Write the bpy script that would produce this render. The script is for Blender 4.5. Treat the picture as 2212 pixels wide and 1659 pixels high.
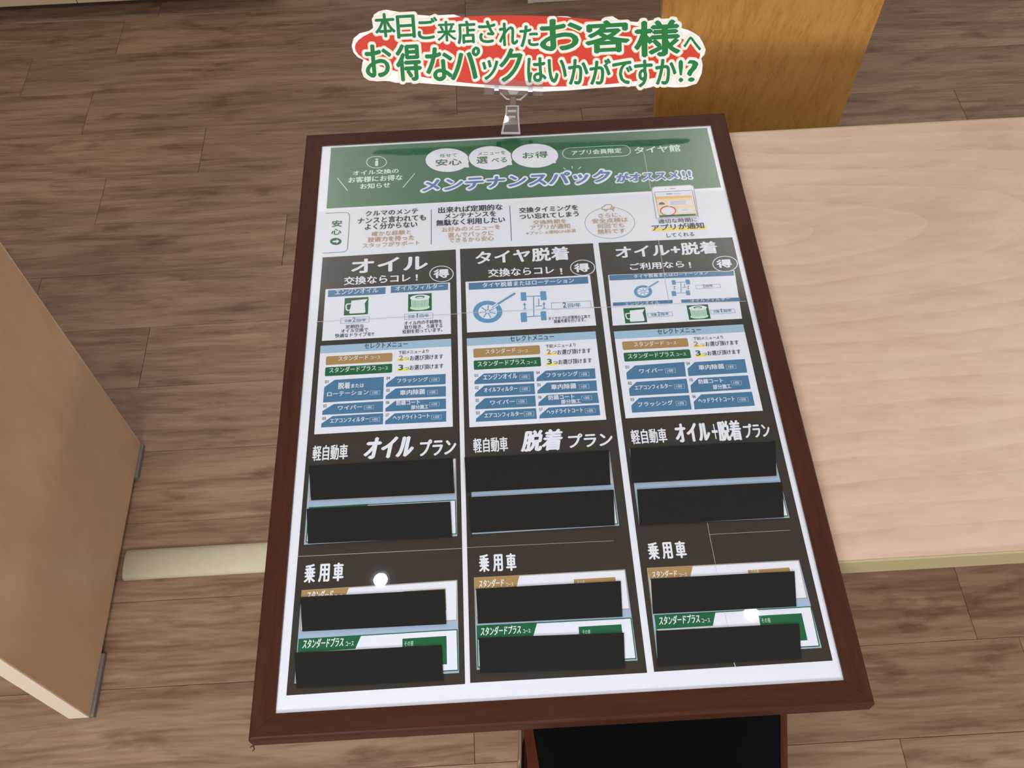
import bpy, bmesh, math, random
from mathutils import Vector, Matrix, noise

random.seed(7)
SC = bpy.context.scene
COL = SC.collection
for o in list(bpy.data.objects):
    bpy.data.objects.remove(o)

# ------------------------------------------------------------------ camera
cd = bpy.data.cameras.new('camera')
cam = bpy.data.objects.new('camera', cd)
COL.objects.link(cam)
cd.sensor_width = 36.0
cd.lens = 36.0 * 2065.7 / 2212.0
cd.clip_start = 0.02
RX = Vector((0.9984211, -0.0513751, -0.0227135))      # camera right
RY = Vector((-0.0554071, -0.8342155, -0.5486480))     # camera down
RZ = Vector((0.0092389, 0.5490402, -0.8357449))       # camera forward
M = Matrix((RX, -RY, -RZ)).transposed().to_4x4()
M.translation = Vector((-0.0409171, -0.6831496, 1.7164791))
cam.matrix_world = M
SC.camera = cam

# ------------------------------------------------------------------ world, exposure
w = bpy.data.worlds.new('world')
SC.world = w
w.use_nodes = True
w.node_tree.nodes['Background'].inputs[0].default_value = (0.9, 0.95, 1.0, 1)
w.node_tree.nodes['Background'].inputs[1].default_value = 0.03
vs = SC.view_settings
vs.view_transform = 'Standard'
vs.look = 'None'
vs.exposure = 0.0
vs.gamma = 1.0
vs.use_curve_mapping = False

# ------------------------------------------------------------------ ceiling lamps (area lights under the ceiling)
LAMPS = [  # x, y, size x, size y, power
    (-0.85, -1.15, 1.2, 0.35, 34), (1.9, -0.3, 0.35, 1.5, 11),
    (-2.0, 1.2, 0.35, 1.2, 5), (2.1, 1.2, 0.35, 1.2, 11),
    (0.9, -2.3, 1.2, 0.35, 8),
    (-0.9, -3.4, 1.5, 0.9, 95), (1.5, -3.4, 1.5, 0.9, 95),
]
WASH = [(-1.25, 1.6, 7.5), (1.35, 1.6, 8.5)]   # unseen spots added to brighten the back wall mirrored in the sign
for i, (x, y, sx, sy, p) in enumerate(LAMPS):
    ld = bpy.data.lights.new('ceiling_lamp_light', 'AREA')
    ld.shape = 'RECTANGLE'
    ld.size, ld.size_y = sx, sy
    ld.energy = p
    ld.color = (1.0, 0.985, 0.965)
    lo = bpy.data.objects.new('ceiling_lamp_light', ld)
    lo.location = (x, y, 2.655)
    COL.objects.link(lo)
for x, y, p in WASH:
    if p:
        ld = bpy.data.lights.new('added_wall_wash', 'SPOT')
        ld.energy = p * 12
        ld.spot_size = 2.0
        ld.spot_blend = 0.9
        ld.shadow_soft_size = 0.05
        ld.color = (1.0, 0.985, 0.965)
        lo = bpy.data.objects.new('added_wall_wash', ld)
        lo.location = (x, y, 2.5)
        lo.rotation_euler = Vector((-x * 0.55, 0.65, -0.10)).to_track_quat('-Z', 'Y').to_euler()
        COL.objects.link(lo)
SC.cycles.max_bounces = 4
SC.cycles.diffuse_bounces = 2
SC.cycles.glossy_bounces = 3
SC.cycles.transparent_max_bounces = 8

# ------------------------------------------------------------------ helpers
def lin(c):
    return tuple(((v / 255) / 12.92 if v <= 10 else ((v / 255 + 0.055) / 1.055) ** 2.4) for v in c)

def new_mat(name):
    m = bpy.data.materials.new(name)
    m.use_nodes = True
    nt = m.node_tree
    b = nt.nodes['Principled BSDF']
    return m, nt, b

def plain(name, rgb, rough=0.5, metal=0.0, k=1.0, spec=0.5, grain=0.0, gscale=200.0):
    """solid colour with a faint procedural mottling"""
    m, nt, b = new_mat(name)
    c = [v * k for v in lin(rgb)]
    n = nt.nodes.new('ShaderNodeTexNoise')
    n.inputs['Scale'].default_value = gscale
    n.inputs['Detail'].default_value = 2
    tc = nt.nodes.new('ShaderNodeTexCoord')
    nt.links.new(tc.outputs['Object'], n.inputs['Vector'])
    mx = nt.nodes.new('ShaderNodeMix')
    mx.data_type = 'RGBA'
    mx.inputs[6].default_value = (*[v * (1 - grain) for v in c], 1)
    mx.inputs[7].default_value = (*[min(1, v * (1 + grain)) for v in c], 1)
    nt.links.new(n.outputs['Fac'], mx.inputs[0])
    nt.links.new(mx.outputs[2], b.inputs['Base Color'])
    b.inputs['Roughness'].default_value = rough
    b.inputs['Metallic'].default_value = metal
    b.inputs['Specular IOR Level'].default_value = spec
    return m

def wood(name, stops, stretch=(1.2, 26, 26), rough=0.45, warp=0.25, rnd=True, tone=0.12, fleck=0.0, fleck_rgb=(80, 50, 35), bump=0.05, scale=1.0, ring=0.0, mottle=0.0, spec=0.5):
    """streaky wood print: stretched noise through a colour ramp, tone shift per piece, dark flecks"""
    m, nt, b = new_mat(name)
    N, Lk = nt.nodes.new, nt.links.new
    tc = N('ShaderNodeTexCoord')
    oi = N('ShaderNodeObjectInfo')
    mul = N('ShaderNodeVectorMath'); mul.operation = 'MULTIPLY_ADD'
    comb = N('ShaderNodeCombineXYZ')
    r100 = N('ShaderNodeMath'); r100.operation = 'MULTIPLY'; r100.inputs[1].default_value = 37.0 if rnd else 0.0
    Lk(oi.outputs['Random'], r100.inputs[0])
    for i in range(3):
        Lk(r100.outputs[0], comb.inputs[i])
    mul.inputs[1].default_value = (scale, scale, scale)
    Lk(tc.outputs['Object'], mul.inputs[0]); Lk(comb.outputs[0], mul.inputs[2])
    # large warp
    wn = N('ShaderNodeTexNoise'); wn.inputs['Scale'].default_value = 2.2; wn.inputs['Detail'].default_value = 2
    Lk(mul.outputs[0], wn.inputs['Vector'])
    add = N('ShaderNodeVectorMath'); add.operation = 'MULTIPLY_ADD'
    add.inputs[1].default_value = (warp, warp * 0.35, warp * 0.35)
    Lk(wn.outputs['Color'], add.inputs[0]); Lk(mul.outputs[0], add.inputs[2])
    mp = N('ShaderNodeMapping'); mp.inputs['Scale'].default_value = stretch
    Lk(add.outputs[0], mp.inputs['Vector'])
    n1 = N('ShaderNodeTexNoise'); n1.inputs['Scale'].default_value = 1.0; n1.inputs['Detail'].default_value = 8; n1.inputs['Roughness'].default_value = 0.62
    Lk(mp.outputs[0], n1.inputs['Vector'])
    mp2 = N('ShaderNodeMapping'); mp2.inputs['Scale'].default_value = tuple(s * 4.2 for s in stretch)
    Lk(add.outputs[0], mp2.inputs['Vector'])
    n2 = N('ShaderNodeTexNoise'); n2.inputs['Scale'].default_value = 1.0; n2.inputs['Detail'].default_value = 4
    Lk(mp2.outputs[0], n2.inputs['Vector'])
    mixf = N('ShaderNodeMath'); mixf.operation = 'MULTIPLY_ADD'; mixf.inputs[1].default_value = 0.35
    Lk(n2.outputs['Fac'], mixf.inputs[0])
    sub = N('ShaderNodeMath'); sub.operation = 'MULTIPLY'; sub.inputs[1].default_value = 0.65
    Lk(n1.outputs['Fac'], sub.inputs[0]); Lk(sub.outputs[0], mixf.inputs[2])
    fac = mixf
    if ring:
        # cathedral growth rings
        wv = N('ShaderNodeTexWave'); wv.wave_type = 'RINGS'; wv.rings_direction = 'SPHERICAL'; wv.wave_profile = 'SAW'
        wv.inputs['Scale'].default_value = 1.0; wv.inputs['Distortion'].default_value = 2.4
        wv.inputs['Detail'].default_value = 3; wv.inputs['Detail Scale'].default_value = 0.8
        mpr = N('ShaderNodeMapping'); mpr.inputs['Scale'].default_value = (2.0, 9.5, 0); mpr.inputs['Location'].default_value = (-0.62, -2.35, 0)
        Lk(add.outputs[0], mpr.inputs['Vector']); Lk(mpr.outputs[0], wv.inputs['Vector'])
        ra = N('ShaderNodeMath'); ra.operation = 'MULTIPLY_ADD'; ra.inputs[1].default_value = ring
        Lk(wv.outputs['Fac'], ra.inputs[0]); Lk(mixf.outputs[0], ra.inputs[2])
        fac = N('ShaderNodeMath'); fac.operation = 'SUBTRACT'; fac.inputs[1].default_value = ring * 0.5
        Lk(ra.outputs[0], fac.inputs[0])
    ramp = N('ShaderNodeValToRGB')
    cr = ramp.color_ramp
    cr.elements[0].position, cr.elements[0].color = stops[0][0], (*lin(stops[0][1]), 1)
    cr.elements[1].position, cr.elements[1].color = stops[-1][0], (*lin(stops[-1][1]), 1)
    for p, c in stops[1:-1]:
        e = cr.elements.new(p); e.color = (*lin(c), 1)
    Lk(fac.outputs[0], ramp.inputs[0])
    col = ramp.outputs[0]
    if mottle:
        ml = N('ShaderNodeMapping'); ml.inputs['Scale'].default_value = (2.6, 8.0, 8.0)
        Lk(mul.outputs[0], ml.inputs['Vector'])
        nl = N('ShaderNodeTexNoise'); nl.inputs['Scale'].default_value = 1.0; nl.inputs['Detail'].default_value = 4
        Lk(ml.outputs[0], nl.inputs['Vector'])
        rl = N('ShaderNodeMapRange'); rl.inputs[1].default_value = 0.3; rl.inputs[2].default_value = 0.7; rl.inputs[3].default_value = 1 - mottle; rl.inputs[4].default_value = 1 + mottle
        Lk(nl.outputs['Fac'], rl.inputs[0])
        hl = N('ShaderNodeHueSaturation'); Lk(rl.outputs[0], hl.inputs['Value']); Lk(col, hl.inputs['Color'])
        col = hl.outputs[0]
    if fleck:
        mp3 = N('ShaderNodeMapping'); mp3.inputs['Scale'].default_value = (6.5, 19, 19)
        Lk(add.outputs[0], mp3.inputs['Vector'])
        n3 = N('ShaderNodeTexNoise'); n3.inputs['Scale'].default_value = 1.0; n3.inputs['Detail'].default_value = 5; n3.inputs['Roughness'].default_value = 0.6
        Lk(mp3.outputs[0], n3.inputs['Vector'])
        rp = N('ShaderNodeMapRange'); rp.inputs[1].default_value = 0.55; rp.inputs[2].default_value = 0.68; rp.inputs[3].default_value = 0; rp.inputs[4].default_value = fleck
        Lk(n3.outputs['Fac'], rp.inputs[0])
        mx = N('ShaderNodeMix'); mx.data_type = 'RGBA'
        Lk(rp.outputs[0], mx.inputs[0]); Lk(col, mx.inputs[6]); mx.inputs[7].default_value = (*lin(fleck_rgb), 1)
        col = mx.outputs[2]
    if tone:
        hs = N('ShaderNodeHueSaturation')
        mr = N('ShaderNodeMapRange'); mr.inputs[3].default_value = 1 - tone; mr.inputs[4].default_value = 1 + tone
        Lk(oi.outputs['Random'], mr.inputs[0]); Lk(mr.outputs[0], hs.inputs['Value']); Lk(col, hs.inputs['Color'])
        col = hs.outputs[0]
    Lk(col, b.inputs['Base Color'])
    b.inputs['Roughness'].default_value = rough
    b.inputs['Specular IOR Level'].default_value = spec
    if bump:
        bp = N('ShaderNodeBump'); bp.inputs['Strength'].default_value = bump; bp.inputs['Distance'].default_value = 0.001
        Lk(fac.outputs[0], bp.inputs['Height']); Lk(bp.outputs[0], b.inputs['Normal'])
    return m

def clear(name, tint=(0.97, 0.97, 0.98), ior=1.49, wave=0.0, haze=0.0, body=0.0, body_rgb=(0.8, 0.82, 0.85)):
    """thin clear plastic: lets light straight through, reflects by Fresnel at each face"""
    m = bpy.data.materials.new(name)
    m.use_nodes = True
    nt = m.node_tree
    nt.nodes.clear()
    N, Lk = nt.nodes.new, nt.links.new
    out = N('ShaderNodeOutputMaterial')
    tr = N('ShaderNodeBsdfTransparent'); tr.inputs[0].default_value = (*tint, 1)
    gl = N('ShaderNodeBsdfGlossy'); gl.inputs['Roughness'].default_value = 0.015
    fr = N('ShaderNodeFresnel')
    geo = N('ShaderNodeNewGeometry')
    mr = N('ShaderNodeMapRange'); mr.inputs[3].default_value = ior; mr.inputs[4].default_value = 1 / ior
    Lk(geo.outputs['Backfacing'], mr.inputs[0]); Lk(mr.outputs[0], fr.inputs['IOR'])
    src = tr.outputs[0]
    if body:
        df = N('ShaderNodeBsdfDiffuse'); df.inputs[0].default_value = (*body_rgb, 1)
        mb = N('ShaderNodeMixShader'); mb.inputs[0].default_value = body
        Lk(src, mb.inputs[1]); Lk(df.outputs[0], mb.inputs[2]); src = mb.outputs[0]
    gsrc = gl.outputs[0]
    if haze:
        g2 = N('ShaderNodeBsdfGlossy'); g2.inputs['Roughness'].default_value = 0.16
        mh = N('ShaderNodeMixShader'); mh.inputs[0].default_value = haze
        Lk(gl.outputs[0], mh.inputs[1]); Lk(g2.outputs[0], mh.inputs[2]); gsrc = mh.outputs[0]
    mx = N('ShaderNodeMixShader')
    Lk(fr.outputs[0], mx.inputs[0]); Lk(src, mx.inputs[1]); Lk(gsrc, mx.inputs[2])
    Lk(mx.outputs[0], out.inputs[0])
    if wave:
        tc = N('ShaderNodeTexCoord')
        no = N('ShaderNodeTexNoise'); no.inputs['Scale'].default_value = 6.0; no.inputs['Detail'].default_value = 1
        Lk(tc.outputs['Object'], no.inputs['Vector'])
        bp = N('ShaderNodeBump'); bp.inputs['Strength'].default_value = wave; bp.inputs['Distance'].default_value = 0.01
        Lk(no.outputs['Fac'], bp.inputs['Height'])
        Lk(bp.outputs[0], gl.inputs['Normal'])
    return m

def emit(name, rgb, s):
    m = bpy.data.materials.new(name); m.use_nodes = True
    nt = m.node_tree; nt.nodes.clear()
    e = nt.nodes.new('ShaderNodeEmission'); e.inputs[0].default_value = (*rgb, 1); e.inputs[1].default_value = s
    o = nt.nodes.new('ShaderNodeOutputMaterial'); nt.links.new(e.outputs[0], o.inputs[0])
    return m

def link(name, mesh, mat=None, parent=None, loc=None, kind=None):
    o = bpy.data.objects.new(name, mesh)
    COL.objects.link(o)
    if mat is not None and mesh is not None and not mesh.materials:
        mesh.materials.append(mat)
    if parent is not None:
        o.parent = parent
    if loc is not None:
        o.location = loc
    if kind:
        o['kind'] = kind
    return o

def tagit(o, label, cat, group=None):
    o['label'] = label
    o['category'] = cat
    if group:
        o['group'] = group
    return o

def thing(name, label, cat, loc=(0, 0, 0), group=None):
    return tagit(link(name, None, loc=loc), label, cat, group)

def bm_mesh(bm, name, bevel=0.0, seg=2, smooth=False):
    if bevel:
        bmesh.ops.bevel(bm, geom=bm.edges[:], offset=bevel, segments=seg, affect='EDGES', profile=0.6)
    bmesh.ops.recalc_face_normals(bm, faces=bm.faces[:])
    me = bpy.data.meshes.new(name)
    bm.to_mesh(me); bm.free()
    if smooth:
        for p in me.polygons:
            p.use_smooth = True
    return me

def box_mesh(name, x0, x1, y0, y1, z0, z1, bevel=0.0, seg=2):
    bm = bmesh.new()
    v = [bm.verts.new((x, y, z)) for z in (z0, z1) for y in (y0, y1) for x in (x0, x1)]
    for f in ((0, 2, 3, 1), (4, 5, 7, 6), (0, 1, 5, 4), (1, 3, 7, 5), (3, 2, 6, 7), (2, 0, 4, 6)):
        bm.faces.new([v[i] for i in f])
    return bm_mesh(bm, name, bevel, seg)

def prism_mesh(name, pts, z0, z1, bevel=0.0, seg=2):
    """outline in x,y pushed from z0 to z1"""
    bm = bmesh.new()
    a = [bm.verts.new((x, y, z0)) for x, y in pts]
    b = [bm.verts.new((x, y, z1)) for x, y in pts]
    bm.faces.new(a[::-1]); bm.faces.new(b)
    n = len(pts)
    for i in range(n):
        bm.faces.new((a[i], a[(i + 1) % n], b[(i + 1) % n], b[i]))
    return bm_mesh(bm, name, bevel, seg)

def tube_mesh(name, pts, r, seg=14, closed=False):
    """round tube along points"""
    bm = bmesh.new()
    pts = [Vector(p) for p in pts]
    rings = []
    up = Vector((0, 0, 1))
    n = len(pts)
    prev = None
    for i, p in enumerate(pts):
        t = (pts[min(i + 1, n - 1)] - pts[max(i - 1, 0)]).normalized()
        if prev is None:
            s = t.cross(up)
            if s.length < 0.05:
                s = t.cross(Vector((0, 1, 0)))
        else:
            s = prev - t * prev.dot(t)
        s.normalize(); prev = s
        u = s.cross(t)
        rings.append([bm.verts.new(p + r * (math.cos(a) * s + math.sin(a) * u)) for a in [2 * math.pi * k / seg for k in range(seg)]])
    for a, b in zip(rings, rings[1:]):
        for k in range(seg):
            bm.faces.new((a[k], a[(k + 1) % seg], b[(k + 1) % seg], b[k]))
    bm.faces.new(rings[0]); bm.faces.new(rings[-1][::-1])
    return bm_mesh(bm, name, smooth=True)

# ------------------------------------------------------------------ materials
MAT = {}
WOOD_FLOOR = wood('vinyl_plank_print', [(0.30, (98, 72, 55)), (0.43, (128, 99, 80)), (0.50, (142, 113, 93)), (0.58, (155, 126, 105)), (0.70, (147, 118, 98))],
                  stretch=(2.6, 36, 36), rough=0.42, warp=0.10, tone=0.06, fleck=0.65, fleck_rgb=(92, 60, 43), bump=0.06, mottle=0.14)
MAPLE = wood('maple_laminate', [(0.30, (184, 152, 133)), (0.44, (194, 163, 144)), (0.56, (201, 171, 152)), (0.70, (206, 177, 158))],
             stretch=(7, 30, 30), rough=0.38, warp=0.16, tone=0, rnd=False, bump=0.01, ring=0.13, mottle=0.035)
PANEL = wood('light_oak_laminate', [(0.25, (194, 156, 122)), (0.48, (207, 169, 135)), (0.6, (213, 176, 142)), (0.78, (205, 167, 133))],
             stretch=(14, 7.0, 3.0), rough=0.45, warp=0.12, tone=0, rnd=False, bump=0.02)
HONEY = wood('honey_oak_veneer', [(0.28, (194, 134, 62)), (0.5, (224, 168, 92)), (0.72, (236, 185, 110))],
             stretch=(60, 60, 1.2), rough=0.35, warp=0.05, tone=0, rnd=False, bump=0.02)
MAHOG = wood('dark_mahogany_lacquer', [(0.3, (52, 26, 17)), (0.5, (64, 33, 22)), (0.7, (73, 39, 27))],
             stretch=(9, 90, 90), rough=0.45, warp=0.05, tone=0, rnd=False, bump=0.05, spec=0.14)
MAHOG_Y = wood('dark_mahogany_lacquer_along', [(0.3, (52, 26, 17)), (0.5, (64, 33, 22)), (0.7, (73, 39, 27))],
               stretch=(90, 9, 90), rough=0.45, warp=0.05, tone=0, rnd=False, bump=0.05, spec=0.14)
REDWOOD = wood('reddish_plywood', [(0.3, (74, 30, 18)), (0.5, (90, 40, 24)), (0.7, (102, 48, 30))], stretch=(60, 6, 60), rough=0.3, warp=0.05, tone=0, rnd=False)
EDGE = plain('olive_beige_edge_band', (172, 162, 124), 0.5, grain=0.03)
EDGE_WHITE = plain('cream_edge_band', (238, 226, 208), 0.5, grain=0.02)
GREY_FOOT = plain('grey_plastic_foot', (112, 106, 102), 0.5, grain=0.06, gscale=400)
DUCT = plain('ivory_pvc', (206, 200, 178), 0.45, grain=0.05, gscale=60)
BLACK_VINYL = plain('black_vinyl', (6, 7, 10), 0.7, spec=0.08, grain=0.1, gscale=900)
CHROME = plain('chrome', (225, 225, 228), 0.08, metal=1.0)
WALL_SIDE = plain('grey_wall_paint', (168, 164, 158), 0.8, grain=0.03, gscale=120)
WALL = plain('white_wallpaper', (232, 230, 226), 0.8, grain=0.03, gscale=120)
CEIL = plain('ceiling_board', (205, 203, 198), 0.85, grain=0.05, gscale=300)
CABINET = plain('beige_cabinet_paint', (192, 170, 142), 0.5, grain=0.02)
WHITE_CAB = plain('white_cabinet_paint', (222, 218, 210), 0.5, grain=0.02)
GREY_METAL = plain('beige_grey_metal', (176, 172, 160), 0.4, grain=0.02)
SUBFLOOR = plain('floor_joint_dark', (70, 50, 40), 0.8, grain=0.05)
ACRYLIC = clear('clear_acrylic_sheet', wave=0.012, haze=0.05)
CLIP = clear('clear_clip_plastic', tint=(0.95, 0.95, 0.96), wave=0.0, body=0.06)
CLIP_EDGE = clear('frosted_clip_plastic', tint=(0.9, 0.9, 0.92), body=0.3, body_rgb=(0.85, 0.86, 0.9))
CLIP_DARK = plain('black_clip_refraction', (22, 14, 12), 0.3)  # black refracted by the clear clip, put into the colour
CLIP_WHITE = plain('white_clip_refraction', (240, 240, 244), 0.3)  # white refracted by the clear clip, put into the colour

PK = 1.12
INK = dict(paper=(226, 231, 240), green=(10, 96, 56), mint=(200, 232, 214), royal=(66, 108, 168), teal=(62, 138, 118),
           ink=(44, 44, 66), tan=(186, 152, 112), slate=(70, 78, 100), tangrey=(172, 162, 148), blue=(70, 119, 156), paleblue=(176, 202, 224),
           sky=(156, 190, 212), sky2=(160, 182, 204), ochre=(168, 136, 86), yellow=(240, 226, 110), steel=(92, 150, 190), slateblue=(140, 160, 190),
           dark=(50, 44, 38), amber=(236, 190, 110), cream=(240, 218, 176), red=(200, 62, 50), seam=(196, 196, 196),
           cardwhite=(236, 236, 238), cardgreen=(34, 116, 58), cardcream=(240, 220, 176))
for k_, c_ in INK.items():
    MAT[k_] = plain('print_' + k_, c_, 0.6, k=PK, spec=0.25, grain=0.015, gscale=600)
MAT['cover'] = plain('redaction_black', (34, 34, 34), 0.9, spec=0.1, grain=0.01)

# ------------------------------------------------------------------ room
ROW, LEN = 0.1628, 0.9895
floor = link('floor', box_mesh('floor', -3.0, 3.5, -6.0, 2.4, -0.05, -0.003), SUBFLOOR, kind='structure')
JOINT = {12: -0.55, 11: -0.985, 10: -0.09, 9: -1.312, 8: -0.123, 7: 0.205, 6: -1.016, 5: -0.546, 4: -0.12, 3: -0.83, 2: -0.33, 1: 0.16, 0: 0.10, -1: -0.20, -2: -0.125, -3: 0.603, -4: -0.3}
plank_me = box_mesh('plank', 0.0004, LEN - 0.0004, 0.0004, ROW - 0.0004, -0.003, 0.0, bevel=0.0006, seg=1)
plank_me.materials.append(WOOD_FLOOR)
for r, j in JOINT.items():
    k0 = math.ceil((-2.2 - j) / LEN) - 1
    x = j + k0 * LEN
    while x < 2.3:
        p = link('plank', plank_me, parent=floor, loc=(x, 0.001 + r * ROW, 0))
        x += LEN
# the printed floor goes on behind the photographer
link('plank_field', box_mesh('plank_field', -3.0, 3.5, -6.0, 0.001 - 4 * ROW, -0.003, 0.0), WOOD_FLOOR, floor)
wall_back = link('wall_back', box_mesh('wall_back', -3.0, 3.5, 2.2, 2.3, 0, 2.75), WALL, kind='structure')
link('wall_left', box_mesh('wall_left', -3.1, -3.0, -6.0, 2.4, 0, 2.75), WALL_SIDE, kind='structure')
link('wall_right', box_mesh('wall_right', 3.5, 3.6, -6.0, 2.4, 0, 2.75), WALL_SIDE, kind='structure')
link('wall_front', box_mesh('wall_front', -3.0, 3.5, -6.1, -6.0, 0, 2.75), WALL_SIDE, kind='structure')
link('ceiling', box_mesh('ceiling', -3.0, 3.5, -6.0, 2.4, 2.70, 2.78), CEIL, kind='structure')
# lamp housings round the area lights and two bare downlights, plus one added for a glint on the clip
HOUSE = plain('white_lamp_housing', (235, 235, 235), 0.4)
for i, (x, y, sx, sy, p) in enumerate(LAMPS):
    bm = bmesh.new()
    t = 0.02
    o = [(-sx / 2 - t, -sy / 2 - t), (sx / 2 + t, -sy / 2 - t), (sx / 2 + t, sy / 2 + t), (-sx / 2 - t, sy / 2 + t)]
    q = [(-sx / 2, -sy / 2), (sx / 2, -sy / 2), (sx / 2, sy / 2), (-sx / 2, sy / 2)]
    def ring(l, z):
        return [bm.verts.new((a, b, z)) for a, b in l]
    A, B, D, E = ring(o, 2.70), ring(o, 2.645), ring(q, 2.645), ring(q, 2.69)
    for u, v in ((A, B), (B, D), (D, E)):
        for k in range(4):
            bm.faces.new((u[k], u[(k + 1) % 4], v[(k + 1) % 4], v[k]))
    bm.faces.new(E)
    me = bm_mesh(bm, 'ceiling_lamp_housing')
    link('ceiling_lamp_housing', me, HOUSE, loc=(x, y, 0), kind='structure')
GLOW = emit('downlight_glow', (0.96, 0.97, 1.0), 40.0)
for x, y in ((-0.478, 0.527), (0.71, 0.343), (-0.10, -1.68)):
    bm = bmesh.new()
    bmesh.ops.create_circle(bm, cap_ends=True, radius=0.023, segments=32)
    bmesh.ops.reverse_faces(bm, faces=bm.faces[:])
    me = bpy.data.meshes.new('downlight_lens'); bm.to_mesh(me); bm.free()
    rim_pts = []
    bm = bmesh.new()
    prof = [(0.030, 2.70), (0.052, 2.70), (0.052, 2.694), (0.032, 2.692), (0.028, 2.6985)]
    rr = [[bm.verts.new((rad * math.cos(2 * math.pi * k / 32), rad * math.sin(2 * math.pi * k / 32), z)) for k in range(32)] for rad, z in prof]
    for a, b in zip(rr, rr[1:]):
        for k in range(32):
            bm.faces.new((a[k], a[(k + 1) % 32], b[(k + 1) % 32], b[k]))
    rim = link('ceiling_downlight_rim', bm_mesh(bm, 'ceiling_downlight_rim', smooth=True), HOUSE, loc=(x, y, 0), kind='structure')
    link('downlight_lens', me, GLOW, rim, loc=(0, 0, 2.698))

# ------------------------------------------------------------------ furniture
# table
TX0, TX1, TY0, TY1 = -0.20, 1.60, -0.279, 0.421
table = thing('table', 'light maple-topped table with an olive-beige edge, standing under the framed sign', 'table')
link('tabletop', box_mesh('tabletop', TX0 + 0.002, TX1 - 0.002, TY0 + 0.002, TY1 - 0.002, 0.668, 0.70, bevel=0.0012), MAPLE, table)
for a in ((TX0, TX1, TY0 - 0.001, TY0 + 0.002), (TX0, TX1, TY1 - 0.002, TY1 + 0.001), (TX0 - 0.001, TX0 + 0.002, TY0, TY1), (TX1 - 0.002, TX1 + 0.001, TY0, TY1)):
    e = link('edge_band', box_mesh('edge_band', *a, 0.667, 0.6992, bevel=0.0006), EDGE, table)
for x in (0.02, 1.38):
    link('leg', box_mesh('leg', x - 0.03, x + 0.03, 0.03, 0.11, 0.03, 0.62, bevel=0.006), GREY_METAL, table)
    link('foot', box_mesh('foot', x - 0.03, x + 0.03, -0.2, 0.34, 0.0, 0.032, bevel=0.008), GREY_METAL, table)
    link('top_bracket', box_mesh('top_bracket', x - 0.03, x + 0.03, -0.18, 0.32, 0.618, 0.668, bevel=0.004), GREY_METAL, table)
link('rail', box_mesh('rail', 0.05, 1.35, 0.05, 0.09, 0.56, 0.61, bevel=0.003), GREY_METAL, table)

# desk end panel on the left
desk = thing('desk', 'light oak desk end panel with cream edge and grey feet, left of sign', 'desk')
PX0, PX1, PY0, PY1 = -0.833, -0.797, -0.213, 0.342
link('end_panel', box_mesh('end_panel', PX0, PX1, PY0 + 0.0015, PY1 - 0.0015, 0.012, 0.70, bevel=0.0012), PANEL, desk)
link('edge_band', box_mesh('edge_band', PX0 + 0.0006, PX1 - 0.0006, PY0, PY0 + 0.0016, 0.013, 0.70), EDGE_WHITE, desk)
link('edge_band', box_mesh('edge_band', PX0 + 0.0006, PX1 - 0.0006, PY1 - 0.0016, PY1, 0.013, 0.70), EDGE_WHITE, desk)
for y0, y1 in ((PY0 + 0.002, PY0 + 0.115), (PY1 - 0.08, PY1 - 0.001)):
    link('foot', box_mesh('foot', PX0 + 0.002, PX1 + 0.006, y0, y1, 0.0, 0.012, bevel=0.002), GREY_FOOT, desk)
link('desktop', box_mesh('desktop', -2.2, PX1 - 0.0, PY0 - 0.0, PY1, 0.70, 0.725, bevel=0.002), PANEL, desk)
link('end_panel', box_mesh('end_panel', -2.2, -2.164, PY0, PY1, 0.0, 0.70, bevel=0.001), PANEL, desk)

# cable cover on the floor
prof = []
for k in range(13):
    a = math.pi * k / 12
    prof.append((0.0305 * math.cos(a), 0.0015 + 0.0125 * math.sin(a) ** 0.8))
bm = bmesh.new()
ends = []
for x in (-0.786, -0.05):
    ends.append([bm.verts.new((x, 0.0755 + y, z)) for y, z in prof] + [bm.verts.new((x, 0.0755 - 0.0305, 0)), bm.verts.new((x, 0.0755 + 0.0305, 0))])
n = len(ends[0])
for k in range(n):
    bm.faces.new((ends[0][k], ends[0][(k + 1) % n], ends[1][(k + 1) % n], ends[1][k]))
bm.faces.new(ends[0]); bm.faces.new(ends[1][::-1])
me = bm_mesh(bm, 'cable_cover')
for p in me.polygons:
    p.use_smooth = abs(p.normal.x) < 0.5 and p.normal.z > 0.1
tagit(link('cable_cover', me, DUCT), 'ivory rounded cable cover on the floor between the desk panel and the sign', 'cable cover')

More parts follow.
